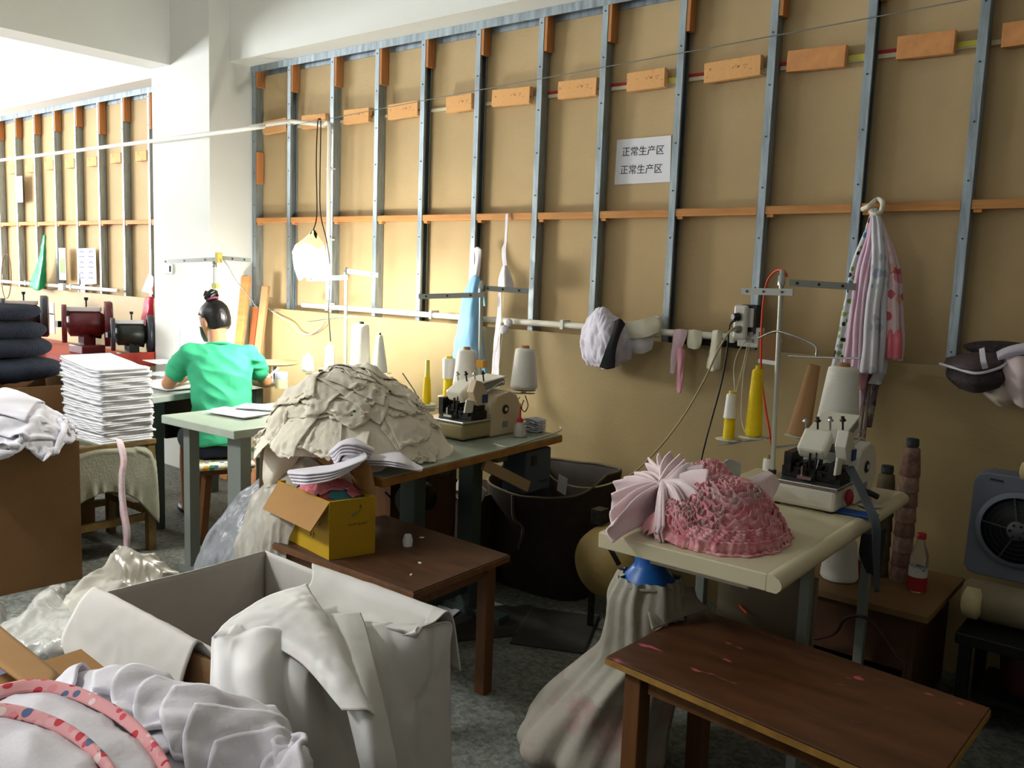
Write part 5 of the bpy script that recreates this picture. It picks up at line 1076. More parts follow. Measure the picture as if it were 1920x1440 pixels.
MB().lathe(Y(945, 618, -.16), [(.006, -.006), (.024, -.006), (.024, -.003), (.018, 0), (.024, .003), (.024, .006), (.006, .006)], (.3, -1, 0)).build('wheel', PURE, pu)
MB().lathe(Y(953, 605, -.13), [(.006, -.006), (.022, -.006), (.022, -.003), (.017, 0), (.022, .003), (.022, .006), (.006, .006)], (.3, -1, 0)).build('wheel', PURE, pu)
STRG = mat('pale_string', 'cfc4a0', .8)
for a, b in (((947, 560), (930, 660)), ((943, 625), (935, 690)), ((948, 545), (941, 612))): MB().tube([Y(*a, -.17), Y(*b, -.18)], .0012, 5, 4).build('cord', STRG, pu)
# cap shaped cloths on the pipe
LW = mat('lilac_white_knit', 'd3cede', .9, var=.03, sheen=.2); CW = mat('cream_white_felt', 'dcd8c4', .9)
drape('white_cap_cloth', [[Y(1112, 585, -.07), Y(1130, 578, -.12), Y(1150, 590, -.07)], [Y(1096, 605, -.08), Y(1130, 600, -.17), Y(1168, 605, -.08)], [Y(1088, 630, -.09), Y(1135, 630, -.19), Y(1180, 625, -.09)], [Y(1090, 655, -.09), Y(1138, 660, -.18), Y(1184, 650, -.09)], [Y(1100, 684, -.08), Y(1140, 690, -.14), Y(1184, 672, -.08)]], LW, 'bunched lilac white cap cloth hung over the wall pipe', amp=.018, sc=11, th=.006, nu=60, nv=50, rid=.9)
drape('white_cap_cloth', [[Y(1100, 660, -.07), Y(1112, 662, -.10), Y(1128, 660, -.09)], [Y(1106, 680, -.07), Y(1118, 684, -.11), Y(1130, 690, -.09)]], LW, 'lower edge of lilac cloth peeking below the cap cloth on the pipe', amp=.004)
drape('black_strap', [[Y(1153, 602, -.16), Y(1163, 598, -.16), Y(1172, 608, -.14)], [Y(1148, 625, -.215), Y(1156, 625, -.215), Y(1163, 628, -.205)], [Y(1136, 655, -.23), Y(1146, 655, -.23), Y(1155, 656, -.225)], [Y(1124, 688, -.20), Y(1138, 692, -.20), Y(1152, 690, -.20)]], mat('black_webbing', '1b1b1f', .9), 'black strap hanging over the bunched white cap cloth', amp=.002, th=.005)
drape('cream_visor', [[Y(1172, 604, -.09), Y(1200, 600, -.11), Y(1226, 593, -.07)], [Y(1176, 620, -.10), Y(1205, 622, -.13), Y(1238, 604, -.08)], [Y(1180, 635, -.10), Y(1212, 632, -.13), Y(1236, 622, -.09)]], CW, 'cream visor shape hanging on the pipe, upper of two', amp=.002, th=.006)
drape('white_visor', [[Y(1172, 625, -.08), Y(1200, 630, -.10), Y(1226, 625, -.07)], [Y(1173, 645, -.08), Y(1200, 650, -.11), Y(1226, 640, -.08)], [Y(1184, 660, -.08), Y(1204, 663, -.10), Y(1222, 655, -.08)]], mat('greyish_white_felt', 'c9c8c6', .9), 'white visor shape hanging under the cream one on the pipe', amp=.002, th=.006)
m = MB().box(Y(1232, 612, -.06), (.04, .03, .10)); one(m, 'cloth_knot', CW, 'cream cloth knot right of the visors against the stud', 'cloth', bevel=.012)
one(MB().b2((3.30, -.045, 1.168), (3.62, -.018, 1.195)), 'dark_gap_strip', mat('dark_gap', '1e1a16', .9), 'dark strip for the gap under the pipe left of the power sockets', 'board')  # near-black strip stands in for the shade of a gap
drape('pink_cloth_strip', [[Y(1264, 618, -.065), Y(1276, 617, -.075), Y(1290, 619, -.065)], [Y(1262, 640, -.08), Y(1274, 640, -.085), Y(1284, 640, -.08)], [Y(1258, 670, -.075), Y(1264, 670, -.08), Y(1272, 668, -.075)], [Y(1257, 700, -.07), Y(1261, 702, -.07), Y(1265, 700, -.07)]], mat('pale_pink_jersey', 'dcbcc8', .9), 'pale pink strip hanging on the pipe', amp=.004)
drape('pink_cloth_strip', [[Y(1268, 655, -.10), Y(1277, 652, -.11), Y(1285, 658, -.10)], [Y(1270, 680, -.10), Y(1277, 680, -.11), Y(1283, 680, -.10)], [Y(1269, 705, -.09), Y(1275, 706, -.09), Y(1281, 704, -.09)], [Y(1269, 732, -.08), Y(1274, 738, -.08), Y(1278, 732, -.08)]], mat('rose_jersey', 'd898a8', .9), 'rose knotted strip hanging in front of the pale pink one', amp=.005)
drape('cream_cloth', [[Y(1290, 619, -.06), Y(1303, 618, -.075), Y(1316, 621, -.06)], [Y(1288, 640, -.07), Y(1303, 640, -.08), Y(1316, 640, -.07)], [Y(1290, 652, -.07), Y(1303, 655, -.08), Y(1312, 652, -.07)]], CW, 'short cream cloth on the pipe beside the pink strip', amp=.002)
drape('cream_cloth', [[Y(1336, 620, -.06), Y(1346, 619, -.08), Y(1355, 622, -.06)], [Y(1332, 650, -.075), Y(1342, 650, -.09), Y(1353, 650, -.075)], [Y(1324, 690, -.07), Y(1336, 697, -.09), Y(1350, 692, -.07)]], CW, 'long cream cloth folded over the pipe left of the sockets', amp=.007, sc=22)
# power sockets
t = thing('power_strip', 'white power strip with a black plug fixed on the wall pipe', 'socket', Y(1388, 640, -.09))
SOC = mat('socket_white', 'd8d6d0', .4)
c = Y(1389, 604, -.10); MB().box(c, (.062, .03, .145)).build('strip_body', SOC, t, bevel=.012)
MB().lathe(c + (-.004, -.018, .022), [(.018, 0), (.017, .012), (.012, .03)], (-.5, -1, 0)).build('black_plug', BLK, t); MB().lathe(c + (0, -.016, -.03), [(.016, 0), (.015, .012), (.011, .025)], (-.3, -1, 0)).build('grey_plug', GREYM, t)
t = thing('switch_box', 'black and white switch box on the stud behind the power strip', 'switch', Y(1412, 655, -.06))
MB().box(Y(1408, 598, -.055), (.07, .045, .12)).build('black_box', BLK, t, bevel=.003); MB().box(Y(1407, 596, -.082), (.03, .012, .08)).build('white_face', SOC, t, bevel=.003)
MB().box(Y(1408, 632, -.05), (.10, .05, .085)).build('white_box', SOC, t, bevel=.005)
for dz in (.0, -.03): MB().box(Y(1406, 630, -.08) + (0, 0, dz + .01), (.03, .008, .014)).build('socket_face', GREYM, t)
CAB1 = mat('beige_cable', 'a89a72', .7); 
def cable(pts, r, m, lab, n=70, name='power_cable'): return one(MB().tube(pts, r, 7, n), name, m, lab, 'cable')
cable([Y(1385, 612, -.13), Y(1368, 622, -.15), Y(1345, 660, -.16), Y(1322, 710, -.17), Y(1285, 775, -.2), Y(1240, 835, -.25), Y(1190, 885, -.3), Y(1150, 905, -.35), Y(1100, 915, -.4), Y(1050, 905, -.42), Y(1024, 885, -.45)], .0042, CAB1, 'beige cable sagging from the power strip down to the centre table motor')
cable([Y(1380, 600, -.13), Y(1368, 612, -.14), Y(1363, 660, -.14), Y(1352, 720, -.14), Y(1336, 780, -.15), Y(1325, 820, -.17), Y(1314, 868, -.2), Y(1305, 940, -.3)], .0040, BLK, 'black cable hanging from the power strip behind the pink pile')
for i, pts in enumerate(([(1398, 640), (1384, 660), (1376, 690), (1378, 735)], [(1402, 645), (1392, 690), (1380, 735)], [(1406, 645), (1394, 700), (1390, 780), (1398, 815)])): cable([Y(a, b, -.12 - .11 * k) for k, (a, b) in enumerate(pts)], .0018, STRG, ('pale cord from the switch box to the white sleeved cone', 'second pale cord crossing down to the white sleeved cone', 'pale cord hanging right of the white sleeved cone')[i], name='pale_string')
ORG = mat('orange_red_hose', 'e04424', .4)
cable([Y(1476, 518, -.54), Y(1470, 508, -.53), Y(1455, 508, -.50), Y(1438, 530, -.48), Y(1430, 580, -.47), Y(1427, 650, -.46), Y(1428, 710, -.45), Y(1436, 770, -.46), Y(1443, 810, -.48), Y(1448, 850, -.50)], .0042, ORG, 'bright orange red air hose looping over the right thread stand', name='air_hose')
one(MB().box(Y(1441, 650, -.36), (.09, .012, .105), rz=-.15, ry=.03), 'brown_bag_label', CARD, 'small brown cardboard piece hanging behind the right stand pole', 'card', bevel=.002)
one(MB().box(Y(1441, 679, -.37), (.085, .008, .016), rz=-.15, ry=.03), 'foil_tape', CHR, 'shiny tape along the bottom of the hanging brown card', 'tape')
# bundle of cloth strips
S1 = spots('blue_green_print', 'd9dce0', ['3f8fb0', '8fb060', '2d2a2e', '5aa0c0', '7fa850'], 38, .40); S2 = mat('lilac_pink_strip', 'dcbcd0', .9); S3 = mat('pink_strip', 'e0a0b0', .9); S4 = spots('grey_dot_print', 'd4d4dc', ['a8b0c4', 'b8b8c8', 'd4d4dc'], 18, .4)
S5 = spots('pink_leaf_print', 'e4c6cc', ['d88ea0', 'e0b0a0', 'c8606c', 'e4c6cc'], 20, .4); S6 = mat('coral_strip', 'd8707c', .9); S7 = spots('brown_mix', '6a5a60', ['b0a898', '4a3c50', '8a8478'], 20, .45)
bt = thing('strip_bundle', 'tied bundle of patterned cloth strips hanging from the batten on the right', 'cloth bundle', Y(1640, 840, -.10))
def strip(xs_top, pts, w0, w1, m, y0=-.06, y1=-.13, off=0, lab=None):
    c_ = catmull([Y(a, b, y0 + (y1 - y0) * min(1, k / (len(pts) - 1) * 1.5)) for k, (a, b) in enumerate(pts)], 40); w = np.interp(np.linspace(0, 1, 40), [0, .25, 1], [w0, (w0 + w1) * .55, w1])[:, None]
    ex = np.array([1, 0, 0.]); G = np.stack([c_ - ex * w / 2, c_ - ex * w / 4 - (0, .014, 0), c_ + (0, -.004, 0), c_ + ex * w / 4 - (0, .012, 0), c_ + ex * w / 2], 1)
    G = surf(G, 60, 14); G = disp(G, .006, 16, off, aniso=(2, 2, .6)); return MB().grid(G, thick=.003).build('cloth_strip', m, bt)
T0 = (1640, 392)
for i, (pts, w0, w1, m_, ya) in enumerate((([T0, (1628, 440), (1606, 500), (1592, 580), (1580, 650), (1568, 705)], .02, .055, S1, -.10), ([T0, (1634, 440), (1618, 500), (1606, 580), (1598, 650), (1588, 720)], .02, .055, S2, -.12), ([T0, (1636, 440), (1630, 500), (1624, 580), (1618, 650), (1608, 730)], .02, .05, S3, -.13),
        ([T0, (1638, 440), (1622, 520), (1612, 600), (1608, 680), (1600, 720)], .02, .045, S2, -.155), ([T0, (1645, 430), (1646, 500), (1636, 580), (1632, 650), (1628, 700)], .022, .06, S4, -.17), ([T0, (1650, 440), (1655, 500), (1650, 570), (1648, 640), (1640, 700)], .022, .055, S4, -.14),
        ([T0, (1655, 440), (1668, 500), (1672, 560), (1672, 620), (1672, 672)], .022, .06, S5, -.12), ([T0, (1658, 440), (1678, 500), (1684, 580), (1686, 640), (1682, 676)], .02, .04, S5, -.09), ([(1668, 560), (1674, 600), (1677, 640), (1676, 672)], .03, .055, S6, -.135), ([(1652, 560), (1654, 620), (1652, 690), (1640, 720)], .02, .05, S4, -.10),
        ([(1640, 690), (1632, 730), (1626, 770), (1622, 800)], .05, .05, S7, -.09), ([(1632, 700), (1624, 750), (1618, 800), (1615, 836)], .03, .024, mat('brown_grey_strip', '94887c', .9), -.11), ([(1650, 690), (1640, 730), (1634, 765)], .03, .02, S7, -.08), ([(1606, 700), (1612, 740), (1608, 780)], .03, .03, S2, -.10))):
    strip(None, pts, w0, w1, m_, -.05, ya, i * 2.1)
MB().tube([Y(1618, 392, -.01), Y(1630, 386, -.06), Y(1645, 374, .002), Y(1655, 380, -.06), Y(1652, 396, -.06), Y(1642, 402, -.07), Y(1632, 396, -.06)], .010, 8, 40).build('tie_knot', CW, bt)
# dark visors and straps at the right edge
t = thing('visor_cap', 'dark brown furry visor cap hanging at the right edge of the wall', 'cap', Y(1840, 735, -.12))
FUR = mat('dark_brown_felt', '40373a', .95, var=.3, scale=60, bump=.6)
drape('brim', [[Y(1778, 680, -.10), Y(1822, 690, -.13), Y(1870, 685, -.10)], [Y(1776, 705, -.13), Y(1825, 715, -.20), Y(1884, 705, -.13)], [Y(1800, 728, -.12), Y(1835, 736, -.17), Y(1872, 726, -.12)]], FUR, '', par=t, th=.008, amp=.003)
drape('crown', [[Y(1775, 672, -.08), Y(1815, 664, -.10), Y(1868, 662, -.08)], [Y(1772, 684, -.12), Y(1820, 688, -.19), Y(1880, 680, -.12)], [Y(1790, 694, -.12), Y(1830, 700, -.18), Y(1880, 692, -.12)]], mat('brown_cap_top', '55484c', .95, bump=.4), '', par=t, th=.008, amp=.003)
MB().tube([Y(1762, 682, -.12), Y(1790, 690, -.16), Y(1830, 700, -.21), Y(1868, 692, -.18), Y(1890, 680, -.12)], .005, 8, 30).build('piping', LW, t)
drape('white_strap', [[Y(1868, 660, -.10), Y(1890, 650, -.11), Y(1930, 642, -.10), Y(1980, 640, -.08)], [Y(1870, 668, -.13), Y(1892, 660, -.15), Y(1930, 654, -.13), Y(1980, 652, -.1)], [Y(1872, 676, -.12), Y(1893, 669, -.13), Y(1930, 664, -.12), Y(1980, 662, -.09)]], LW, 'white strap lying across the caps at the right edge', amp=.003)
drape('white_strap', [[Y(1836, 655, -.15), Y(1846, 652, -.15)], [Y(1838, 675, -.225), Y(1849, 674, -.225)], [Y(1842, 692, -.215), Y(1853, 690, -.215)]], LW, 'short white strap crossing the dark visor', amp=.001)
drape('pale_pink_cap', [[Y(1880, 670, -.08), Y(1910, 668, -.13), Y(1950, 672, -.08)], [Y(1878, 700, -.11), Y(1915, 705, -.20), Y(1965, 700, -.11)], [Y(1890, 745, -.09), Y(1920, 765, -.14), Y(1960, 755, -.09)]], mat('pale_pink_felt', 'd9c6c8', .9), 'pale pink cap hanging right of the dark visor', th=.006, amp=.003)
drape('cream_brim', [[Y(1846, 715, -.08), Y(1870, 705, -.09), Y(1895, 712, -.08)], [Y(1842, 732, -.09), Y(1870, 745, -.13), Y(1904, 738, -.09)], [Y(1858, 750, -.08), Y(1880, 762, -.10), Y(1905, 752, -.08)]], mat('off_white_felt', 'cfc4b6', .9), 'off white brim below the dark visor at right', th=.006, amp=.002)
one(MB().ell(Y(1880, 655, -.05), (.13, .035, .03)), 'dark_knit', FUR, 'dark knit cloth bunched behind the straps at the right edge', 'cloth')
# ------------------------------------------------------------------ left bay things
GB = mat('green_plastic', '0f9a62', .35)
t = drape('green_bag', [[Y(81, 442, -.03), Y(84, 440, -.04), Y(86, 443, -.03)], [Y(74, 480, -.05), Y(80, 480, -.08), Y(86, 480, -.05)], [Y(64, 510, -.06), Y(75, 512, -.12), Y(86, 508, -.06)], [Y(54, 535, -.06), Y(70, 545, -.12), Y(85, 538, -.06)]], GB, 'green plastic bag hanging on the stud in the left bay', 'bag', amp=.008)
t = thing('pattern_poster', 'white sheet with six blue hat drawings pinned in the left bay', 'poster', Y(163, 535, -.01))
a, b, c, d = Y(143, 466, -.012), Y(179, 465, -.012), Y(181, 532, -.012), Y(152, 534, -.012)
MB().add([a, b, c, d, a + (0, .002, 0), b + (0, .002, 0), c + (0, .002, 0), d + (0, .002, 0)], [(0, 1, 2, 3), (7, 6, 5, 4), (0, 4, 5, 1), (1, 5, 6, 2), (2, 6, 7, 3), (3, 7, 4, 0)]).build('sheet', mat('poster_paper', 'e2e0e8', .7), t)
IB = mat('indigo_print', '6f6f9c', .7)
for i in range(3):
    for j in range(2):
        k = Y(153 + 17 * j, 478 + 20 * i, -.0145); g = MB()
        g.prism([(math.cos(q) * .035, abs(math.sin(q)) * .04 + (-.01 if math.sin(q) < 0 else 0)) for q in np.linspace(0, 2 * np.pi, 14, endpoint=False)], k, (1, 0, 0), (0, 0, 1), (0, -.001, 0)); g.prism([(-.05, -.018), (.03, -.018), (.045, -.008), (-.05, -.006)], k, (1, 0, 0), (0, 0, 1), (0, -.001, 0)); g.build('hat_drawing', IB, t)
one(MB().box(Y(155, 541, -.012), (.09, .002, .07)), 'small_paper', PURE, 'small white slip below the hat drawings', 'paper')
t = thing('small_poster', 'narrow card with a green picture left of the hat drawings', 'poster', Y(117, 515, -.01)); MB().box(Y(117, 495, -.012), (.13, .002, .28)).build('card', PURE, t); MB().box(Y(117, 498, -.014), (.09, .002, .13)).build('green_print', mat('olive_print', '86a060', .7), t)
one(MB().box(Y(36, 355, -.01), (.15, .004, .24)), 'white_paper', PURE, 'blank white paper on the far left studs', 'paper')
one(MB().box(Y(119, 538, -.06), (.09, .05, .06)), 'junction_box', SOC, 'white junction box at the end of the left pipe', 'junction box', bevel=.004)
t = thing('wall_calendar', 'faint printed sheets on the pale board in the left bay', 'notice', Y(93, 612, -.018)); MB().box(Y(94, 578, -.017), (.15, .002, .11)).build('upper_sheet', mat('grey_white_print', 'c9c6c4', .7, col2='b0acb4', scale=20), t); MB().box(Y(95, 606, -.017), (.16, .002, .18)).build('lower_sheet', mat('grey_print', 'bdb3b0', .7, col2='a49aa0', scale=16), t)
cable([Y(12 + 9 * math.sin(a_), 518 - 42 * math.cos(a_), -.06) for a_ in np.linspace(0, 6.28, 24)], .004, mat('brown_cable', '6a4038', .6), 'brown cable loop hanging at the far left', name='cable_loop')
t = drape('red_bag', [[Y(272, 560, -.06), Y(280, 556, -.09), Y(288, 558, -.06)], [Y(268, 580, -.08), Y(278, 578, -.14), Y(288, 580, -.08)], [Y(262, 612, -.08), Y(275, 614, -.13), Y(288, 610, -.08)]], mat('red_plastic', 'd42a4c', .4), 'red plastic bag hanging beside the column in the left bay', 'bag', amp=.008)
one(MB().add([Y(280, 510, -.03), Y(288, 520, -.03), Y(287, 552, -.03), Y(265, 546, -.03), Y(280, 510, -.026), Y(288, 520, -.026), Y(287, 552, -.026), Y(265, 546, -.026)], [(0, 1, 2, 3), (7, 6, 5, 4), (0, 4, 5, 1), (1, 5, 6, 2), (2, 6, 7, 3), (3, 7, 4, 0)]), 'warning_card', spots('orange_card', 'e0d0d0', ['e86830', 'e0d0d0', 'e0d0d0', 'c03030'], 9, .5), 'orange and white card hanging above the red bag', 'card')
# column side
t = thing('wall_socket', 'small black and white socket on the front of the column', 'socket', (-.53, -.315, 1.37)); MB().b2((-.60, -.325, 1.365), (-.47, -.312, 1.435)).build('plate', SOC, t, bevel=.003); MB().b2((-.52, -.335, 1.378), (-.48, -.326, 1.42)).build('socket_insert', BLK, t)
st = stand('pale thread stand with long arms standing on the worker\'s table', (.52, -.62, .75), (.52, -.62, 1.47), [(P(298, 491, y=-.66), P(408, 486, y=-.63)), (P(408, 483, y=-.61), P(472, 488, y=-.55))], [], m=mat('pale_arm', 'b9bbb4', .4, .3))
MB().box(P(410, 483, y=-.62), (.03, .03, .06)).build('top_bracket', mat('yellow_brass', 'b8a850', .4, .4), st); MB().box(P(404, 536, y=-.62), (.05, .02, .03)).build('guide_plate', mat('lime_tag', 'd0d060', .5), st)
cable([P(418, 486, y=-.62), P(428, 500, y=-.6), P(442, 525, y=-.5), P(458, 545, y=-.3), P(472, 562, y=-.12), P(482, 575, y=-.06), P(520, 585, y=-.04)], .0035, mat('grey_cable', '8a8a86', .6), 'grey cable running from the worker\'s stand to the wall', name='power_cable')
cable([P(490, 570, y=-.03), P(520, 590, y=-.03), P(545, 605, y=-.04), P(560, 622, y=-.04), P(580, 627, y=-.04), P(600, 615, y=-.04), P(610, 600, y=-.04)], .005, mat('cream_cable', 'cfc8a8', .6), 'cream cable knotted along the pale board behind the lamp', name='power_cable')
for i, (x, y, z1, w, m_, lab) in enumerate(((.055, -.10, 1.37, .085, WOOD, 'tall pale wooden plank leaning beside the column'), (.15, -.085, 1.16, .05, mat('orange_plank', 'a8502a', .6, var=.1), 'narrow orange brown plank leaning between two pale planks'), (.235, -.075, 1.31, .07, mat('tan_plank', 'b08a5e', .7, var=.1), 'pale wooden plank leaning on the stud, right of the orange one'))):
    one(MB().bar((x, y - .16, .0), (x, y + .02, z1), w, .02, up=(0, 1, .1)), 'leaning_plank', m_, lab, 'plank', bevel=.002)
# small lamp that lights the worker's place
t = thing('work_light', 'small bright sewing light in front of the worker by the column', 'lamp', (.38, -.52, 1.02)); MB().lathe((.38, -.52, 1.02), [(.02, 0), (.024, .03), (.02, .05)]).build('lamp_head', mat('lit_lamp_head', 'ffffff', .5, emit='ffffff', estr=10), t)
MB().tube([(.38, -.52, 1.07), (.42, -.54, 1.12), (.50, -.6, 1.10), (.52, -.62, 1.06)], .005, 6, 16).build('gooseneck', CHR, t)
lp = bpy.data.lights.new('sewing_light', 'POINT'); lp.energy = 22; lp.color = (1, .99, .96); lp.shadow_soft_size = .06
lo = bpy.data.objects.new('sewing_light', lp); COL.objects.link(lo); lo.location = (.38, -.52, .96)
#====STAGE6
# ------------------------------------------------------------------ right side behind the table
t = thing('stacked_cones', 'tall column of nested brown pink thread cones on the dark cabinet', 'thread cones', (4.39, -.28, .395))
for bx, by, n_, m1, lab in ((4.385, -.28, 8, mat('dusty_pink_thread', '9a7a6c', .9, col2='6e4e48', scale=30), 'stacked beside the shorter column behind the right table'), (4.305, -.27, 6, mat('olive_brown_thread', '6e6248', .9, col2='5a5040', scale=30), 'stacked nearer the sewing machine')):
    for k in range(n_):
        z = .395 + .0555 * k
        m = MB().lathe((bx, by, z), [(.034, 0), (.036, .004), (.030, .075), (.027, .10), (.020, .105)], n=22)
        if bx > 4.35: m.build('nested_cone', m1 if k % 2 else mat('pale_pink_thread', 'b49888', .9, col2='8a685e', scale=40), t)
        else:
            if k == 0: t2 = thing('stacked_cones', 'shorter column of nested olive thread cones on the dark cabinet', 'thread cones', (bx, by, .395))
            m.build('nested_cone', m1, t2)
c = .395 + .0555 * 8; MB().lathe((4.385, -.28, .853), [(.022, .04), (.021, .066), (.018, .066)], n=20).build('dark_tip', mat('blue_black_tip', '28323a', .6), t)
MB().lathe((4.305, -.27, .742), [(.022, .04), (.021, .064), (.018, .064)], n=20).build('dark_tip', mat('blue_black_tip', '28323a', .6), t2)
cone((4.215, -.43, .395), 'fat white thread cone standing on the dark cabinet under the table', 'full', .145, .066, .052)
t = thing('drink_bottle', 'clear plastic bottle with red cap and red white label on the cabinet', 'bottle', (4.462, -.36, .395))
MB().lathe((4.462, -.36, .396), [(.026, 0), (.031, .006), (.031, .05), (.029, .08), (.031, .11), (.029, .135), (.014, .175), (.012, .19)], n=24).build('bottle', mat('clear_plastic', 'ffffff', .08, trans=.9, ior=1.3), t)
MB().lathe((4.462, -.36, .402), [(.0318, 0), (.0318, .05)], n=24, caps=False).build('red_label', mat('red_label', 'a01c26', .5), t)
MB().lathe((4.462, -.36, .452), [(.0318, 0), (.0312, .035)], n=24, caps=False).build('white_label', mat('white_label', 'c8c6c8', .5, col2='2a2a30', scale=30, thresh=(.6, .62)), t)
MB().lathe((4.462, -.36, .586), [(.016, 0), (.016, .018), (.013, .02)], n=20).build('cap', mat('red_cap', 'b01c2a', .4), t)
t = thing('red_cup', 'red and white cup beside the white cone on the cabinet', 'cup', (4.285, -.36, .395)); MB().lathe((4.285, -.36, .396), [(.024, 0), (.028, .07)]).build('cup_body', mat('red_cup', '8a2a2c', .5), t); MB().lathe((4.285, -.36, .466), [(.0285, 0), (.0285, .012)]).build('rim', PURE, t)
# box fan on a rolled bundle
t = thing('box_fan', 'grey plastic box fan standing against the wall at the right edge', 'fan', (4.74, -.22, .47))
FP = mat('blue_grey_plastic', '6e7484', .5); FD = mat('dark_fan_grille', '24262a', .5); fy = -.27
pr_ = [(x, z) for x, z in ((-.155, .03), (-.14, .005), (-.12, 0), (.12, 0), (.14, .005), (.155, .03), (.15, .33), (.135, .355), (.11, .362), (-.11, .362), (-.135, .355), (-.15, .33))]
m = MB(); m.prism(pr_, (4.74, fy, .475), (1, 0, 0), (0, 0, 1), (0, .11, 0)); m.build('housing', FP, t, bevel=.006)
cz = .657
MB().lathe((4.74, fy - .003, cz), [(.112, 0), (.130, 0), (.130, .012), (.112, .016)], (0, -1, 0), 48, caps=False).build('rim_ring', FP, t)
MB().lathe((4.74, fy - .001, cz), [(.001, 0), (.118, 0), (.118, .004), (.001, .004)], (0, -1, 0), 48).build('dark_well', FD, t)
m = MB(); m.lathe((4.74, fy - .018, cz), [(.001, 0), (.034, 0), (.030, .010), (.001, .012)], (0, -1, 0), 32); hub = m.build('hub', mat('hub_grey', '5c6068', .5), t)
for k in range(6): a = k * 1.047; MB().box((4.74 + .022 * math.cos(a), fy - .030, cz + .022 * math.sin(a)), (.008, .004, .008), ry=-a).build('hub_slot', BLK, hub)
for r in (.05, .066, .082, .098, .112): MB().tube([(4.74 + r * math.cos(a), fy - .016, cz + r * math.sin(a)) for a in np.linspace(0, 2 * np.pi, 49)], .0014, 5).build('grille_ring', FD, t)
for k in range(5): a = k * 1.2566 + .5; MB().bar((4.74 + .03 * math.cos(a), fy - .018, cz + .03 * math.sin(a)), (4.74 + .118 * math.cos(a), fy - .012, cz + .118 * math.sin(a)), .005, .004, up=(0, 1, 0)).build('grille_spoke', mat('spoke_grey', '4a4e54', .5), t)
MB().box((4.66, fy - .002, .815), (.04, .004, .006), ry=.05).build('slot', FD, t)
t = thing('cloth_roll', 'rolled beige cloth bundle under the box fan', 'cloth roll', (4.8, -.3, .33))
m = MB(); th_ = np.linspace(0, 2 * np.pi, 28, endpoint=False)
m.loft([np.stack([np.full(28, x), -.30 + r * np.cos(th_) * (1 + .05 * np.sin(3 * th_ + x * 20)), .40 + r * .95 * np.sin(th_)], 1) for x, r in ((4.60, .05), (4.615, .068), (4.68, .072), (4.75, .070), (4.9, .074), (5.05, .07))]); m.build('roll', mat('dusty_beige_wrap', '8c8068', .7, var=.1), t)
MB().lathe((4.64, -.36, .40), [(.03, -.03), (.052, -.02), (.052, .02), (.03, .03)], (1, 0, 0)).build('pale_end', mat('pale_cloth_end', 'c8ba90', .9, var=.1, scale=20, bump=.3), t)
one(MB().lathe((4.80, -.31, .868), [(.01, -.07), (.028, -.065), (.032, 0), (.028, .065), (.01, .07)], (1, .1, 0)), 'cloth_roll', mat('cream_roll', 'c8b484', .9, var=.1), 'small cream cloth roll lying on top of the box fan', 'cloth roll')
t = thing('dark_stool', 'dark low stool carrying the beige roll at the right edge', 'stool', (4.8, -.32, 0)); MB().b2((4.62, -.48, .29), (5.02, -.12, .328)).build('seat', BLK, t, bevel=.004)
for x, y in ((4.65, -.45), (4.98, -.45), (4.65, -.15), (4.98, -.15)): MB().box((x, y, .145), (.035, .035, .29)).build('leg', BLK, t)
MB().b2((4.68, -.44, .1), (4.96, -.16, .12)).build('shelf', BLK, t)
one(MB().lathe((4.80, -.30, .121), [(.06, 0), (.07, .12), (.05, .15)]), 'maroon_pot', mat('maroon_plastic', '4a1418', .5), 'dark maroon pot under the dark stool', 'pot')
t = thing('plastic_jug', 'grey green plastic jug at the far right lower edge', 'jug', (4.98, -.72, 0)); MB().lathe((4.98, -.72, 0), [(.07, 0), (.085, .02), (.085, .22), (.06, .28), (.02, .31), (.02, .34)]).build('body', mat('grey_green_plastic', '5c6860', .4), t); MB().tube([(4.94, -.76, .29), (4.9, -.8, .33), (4.92, -.79, .38), (5.0, -.72, .37)], .009).build('handle', mat('grey_green_plastic', '5c6860', .4), t)
# cords and sockets in front of the cabinet
cable([(4.12, -.60, .18), P(1560, 1190, y=-.64), P(1585, 1160, y=-.66), P(1620, 1157, y=-.68), P(1650, 1185, y=-.70), P(1680, 1230, y=-.72), P(1695, 1262, y=-.74), (4.50, -.80, .02)], .0055, mat('dark_red_cable', '3a1416', .5), 'dark red cord arching in front of the low cabinet', name='power_cable')
t = thing('socket_block', 'grey electrical block with dark plugs on the floor before the cabinet', 'socket', P(1630, 1235, y=-.70)); c = P(1630, 1222, y=-.70); c[2] = max(c[2], .05)
MB().box((c[0], c[1], .055), (.16, .06, .11)).build('block', mat('grey_block', '7c8288', .5), t, bevel=.004)
for k in range(3): MB().box((c[0] - .05 + .05 * k, c[1] - .04, .06 + .01 * k), (.028, .03, .05)).build('plug', BLK, t)
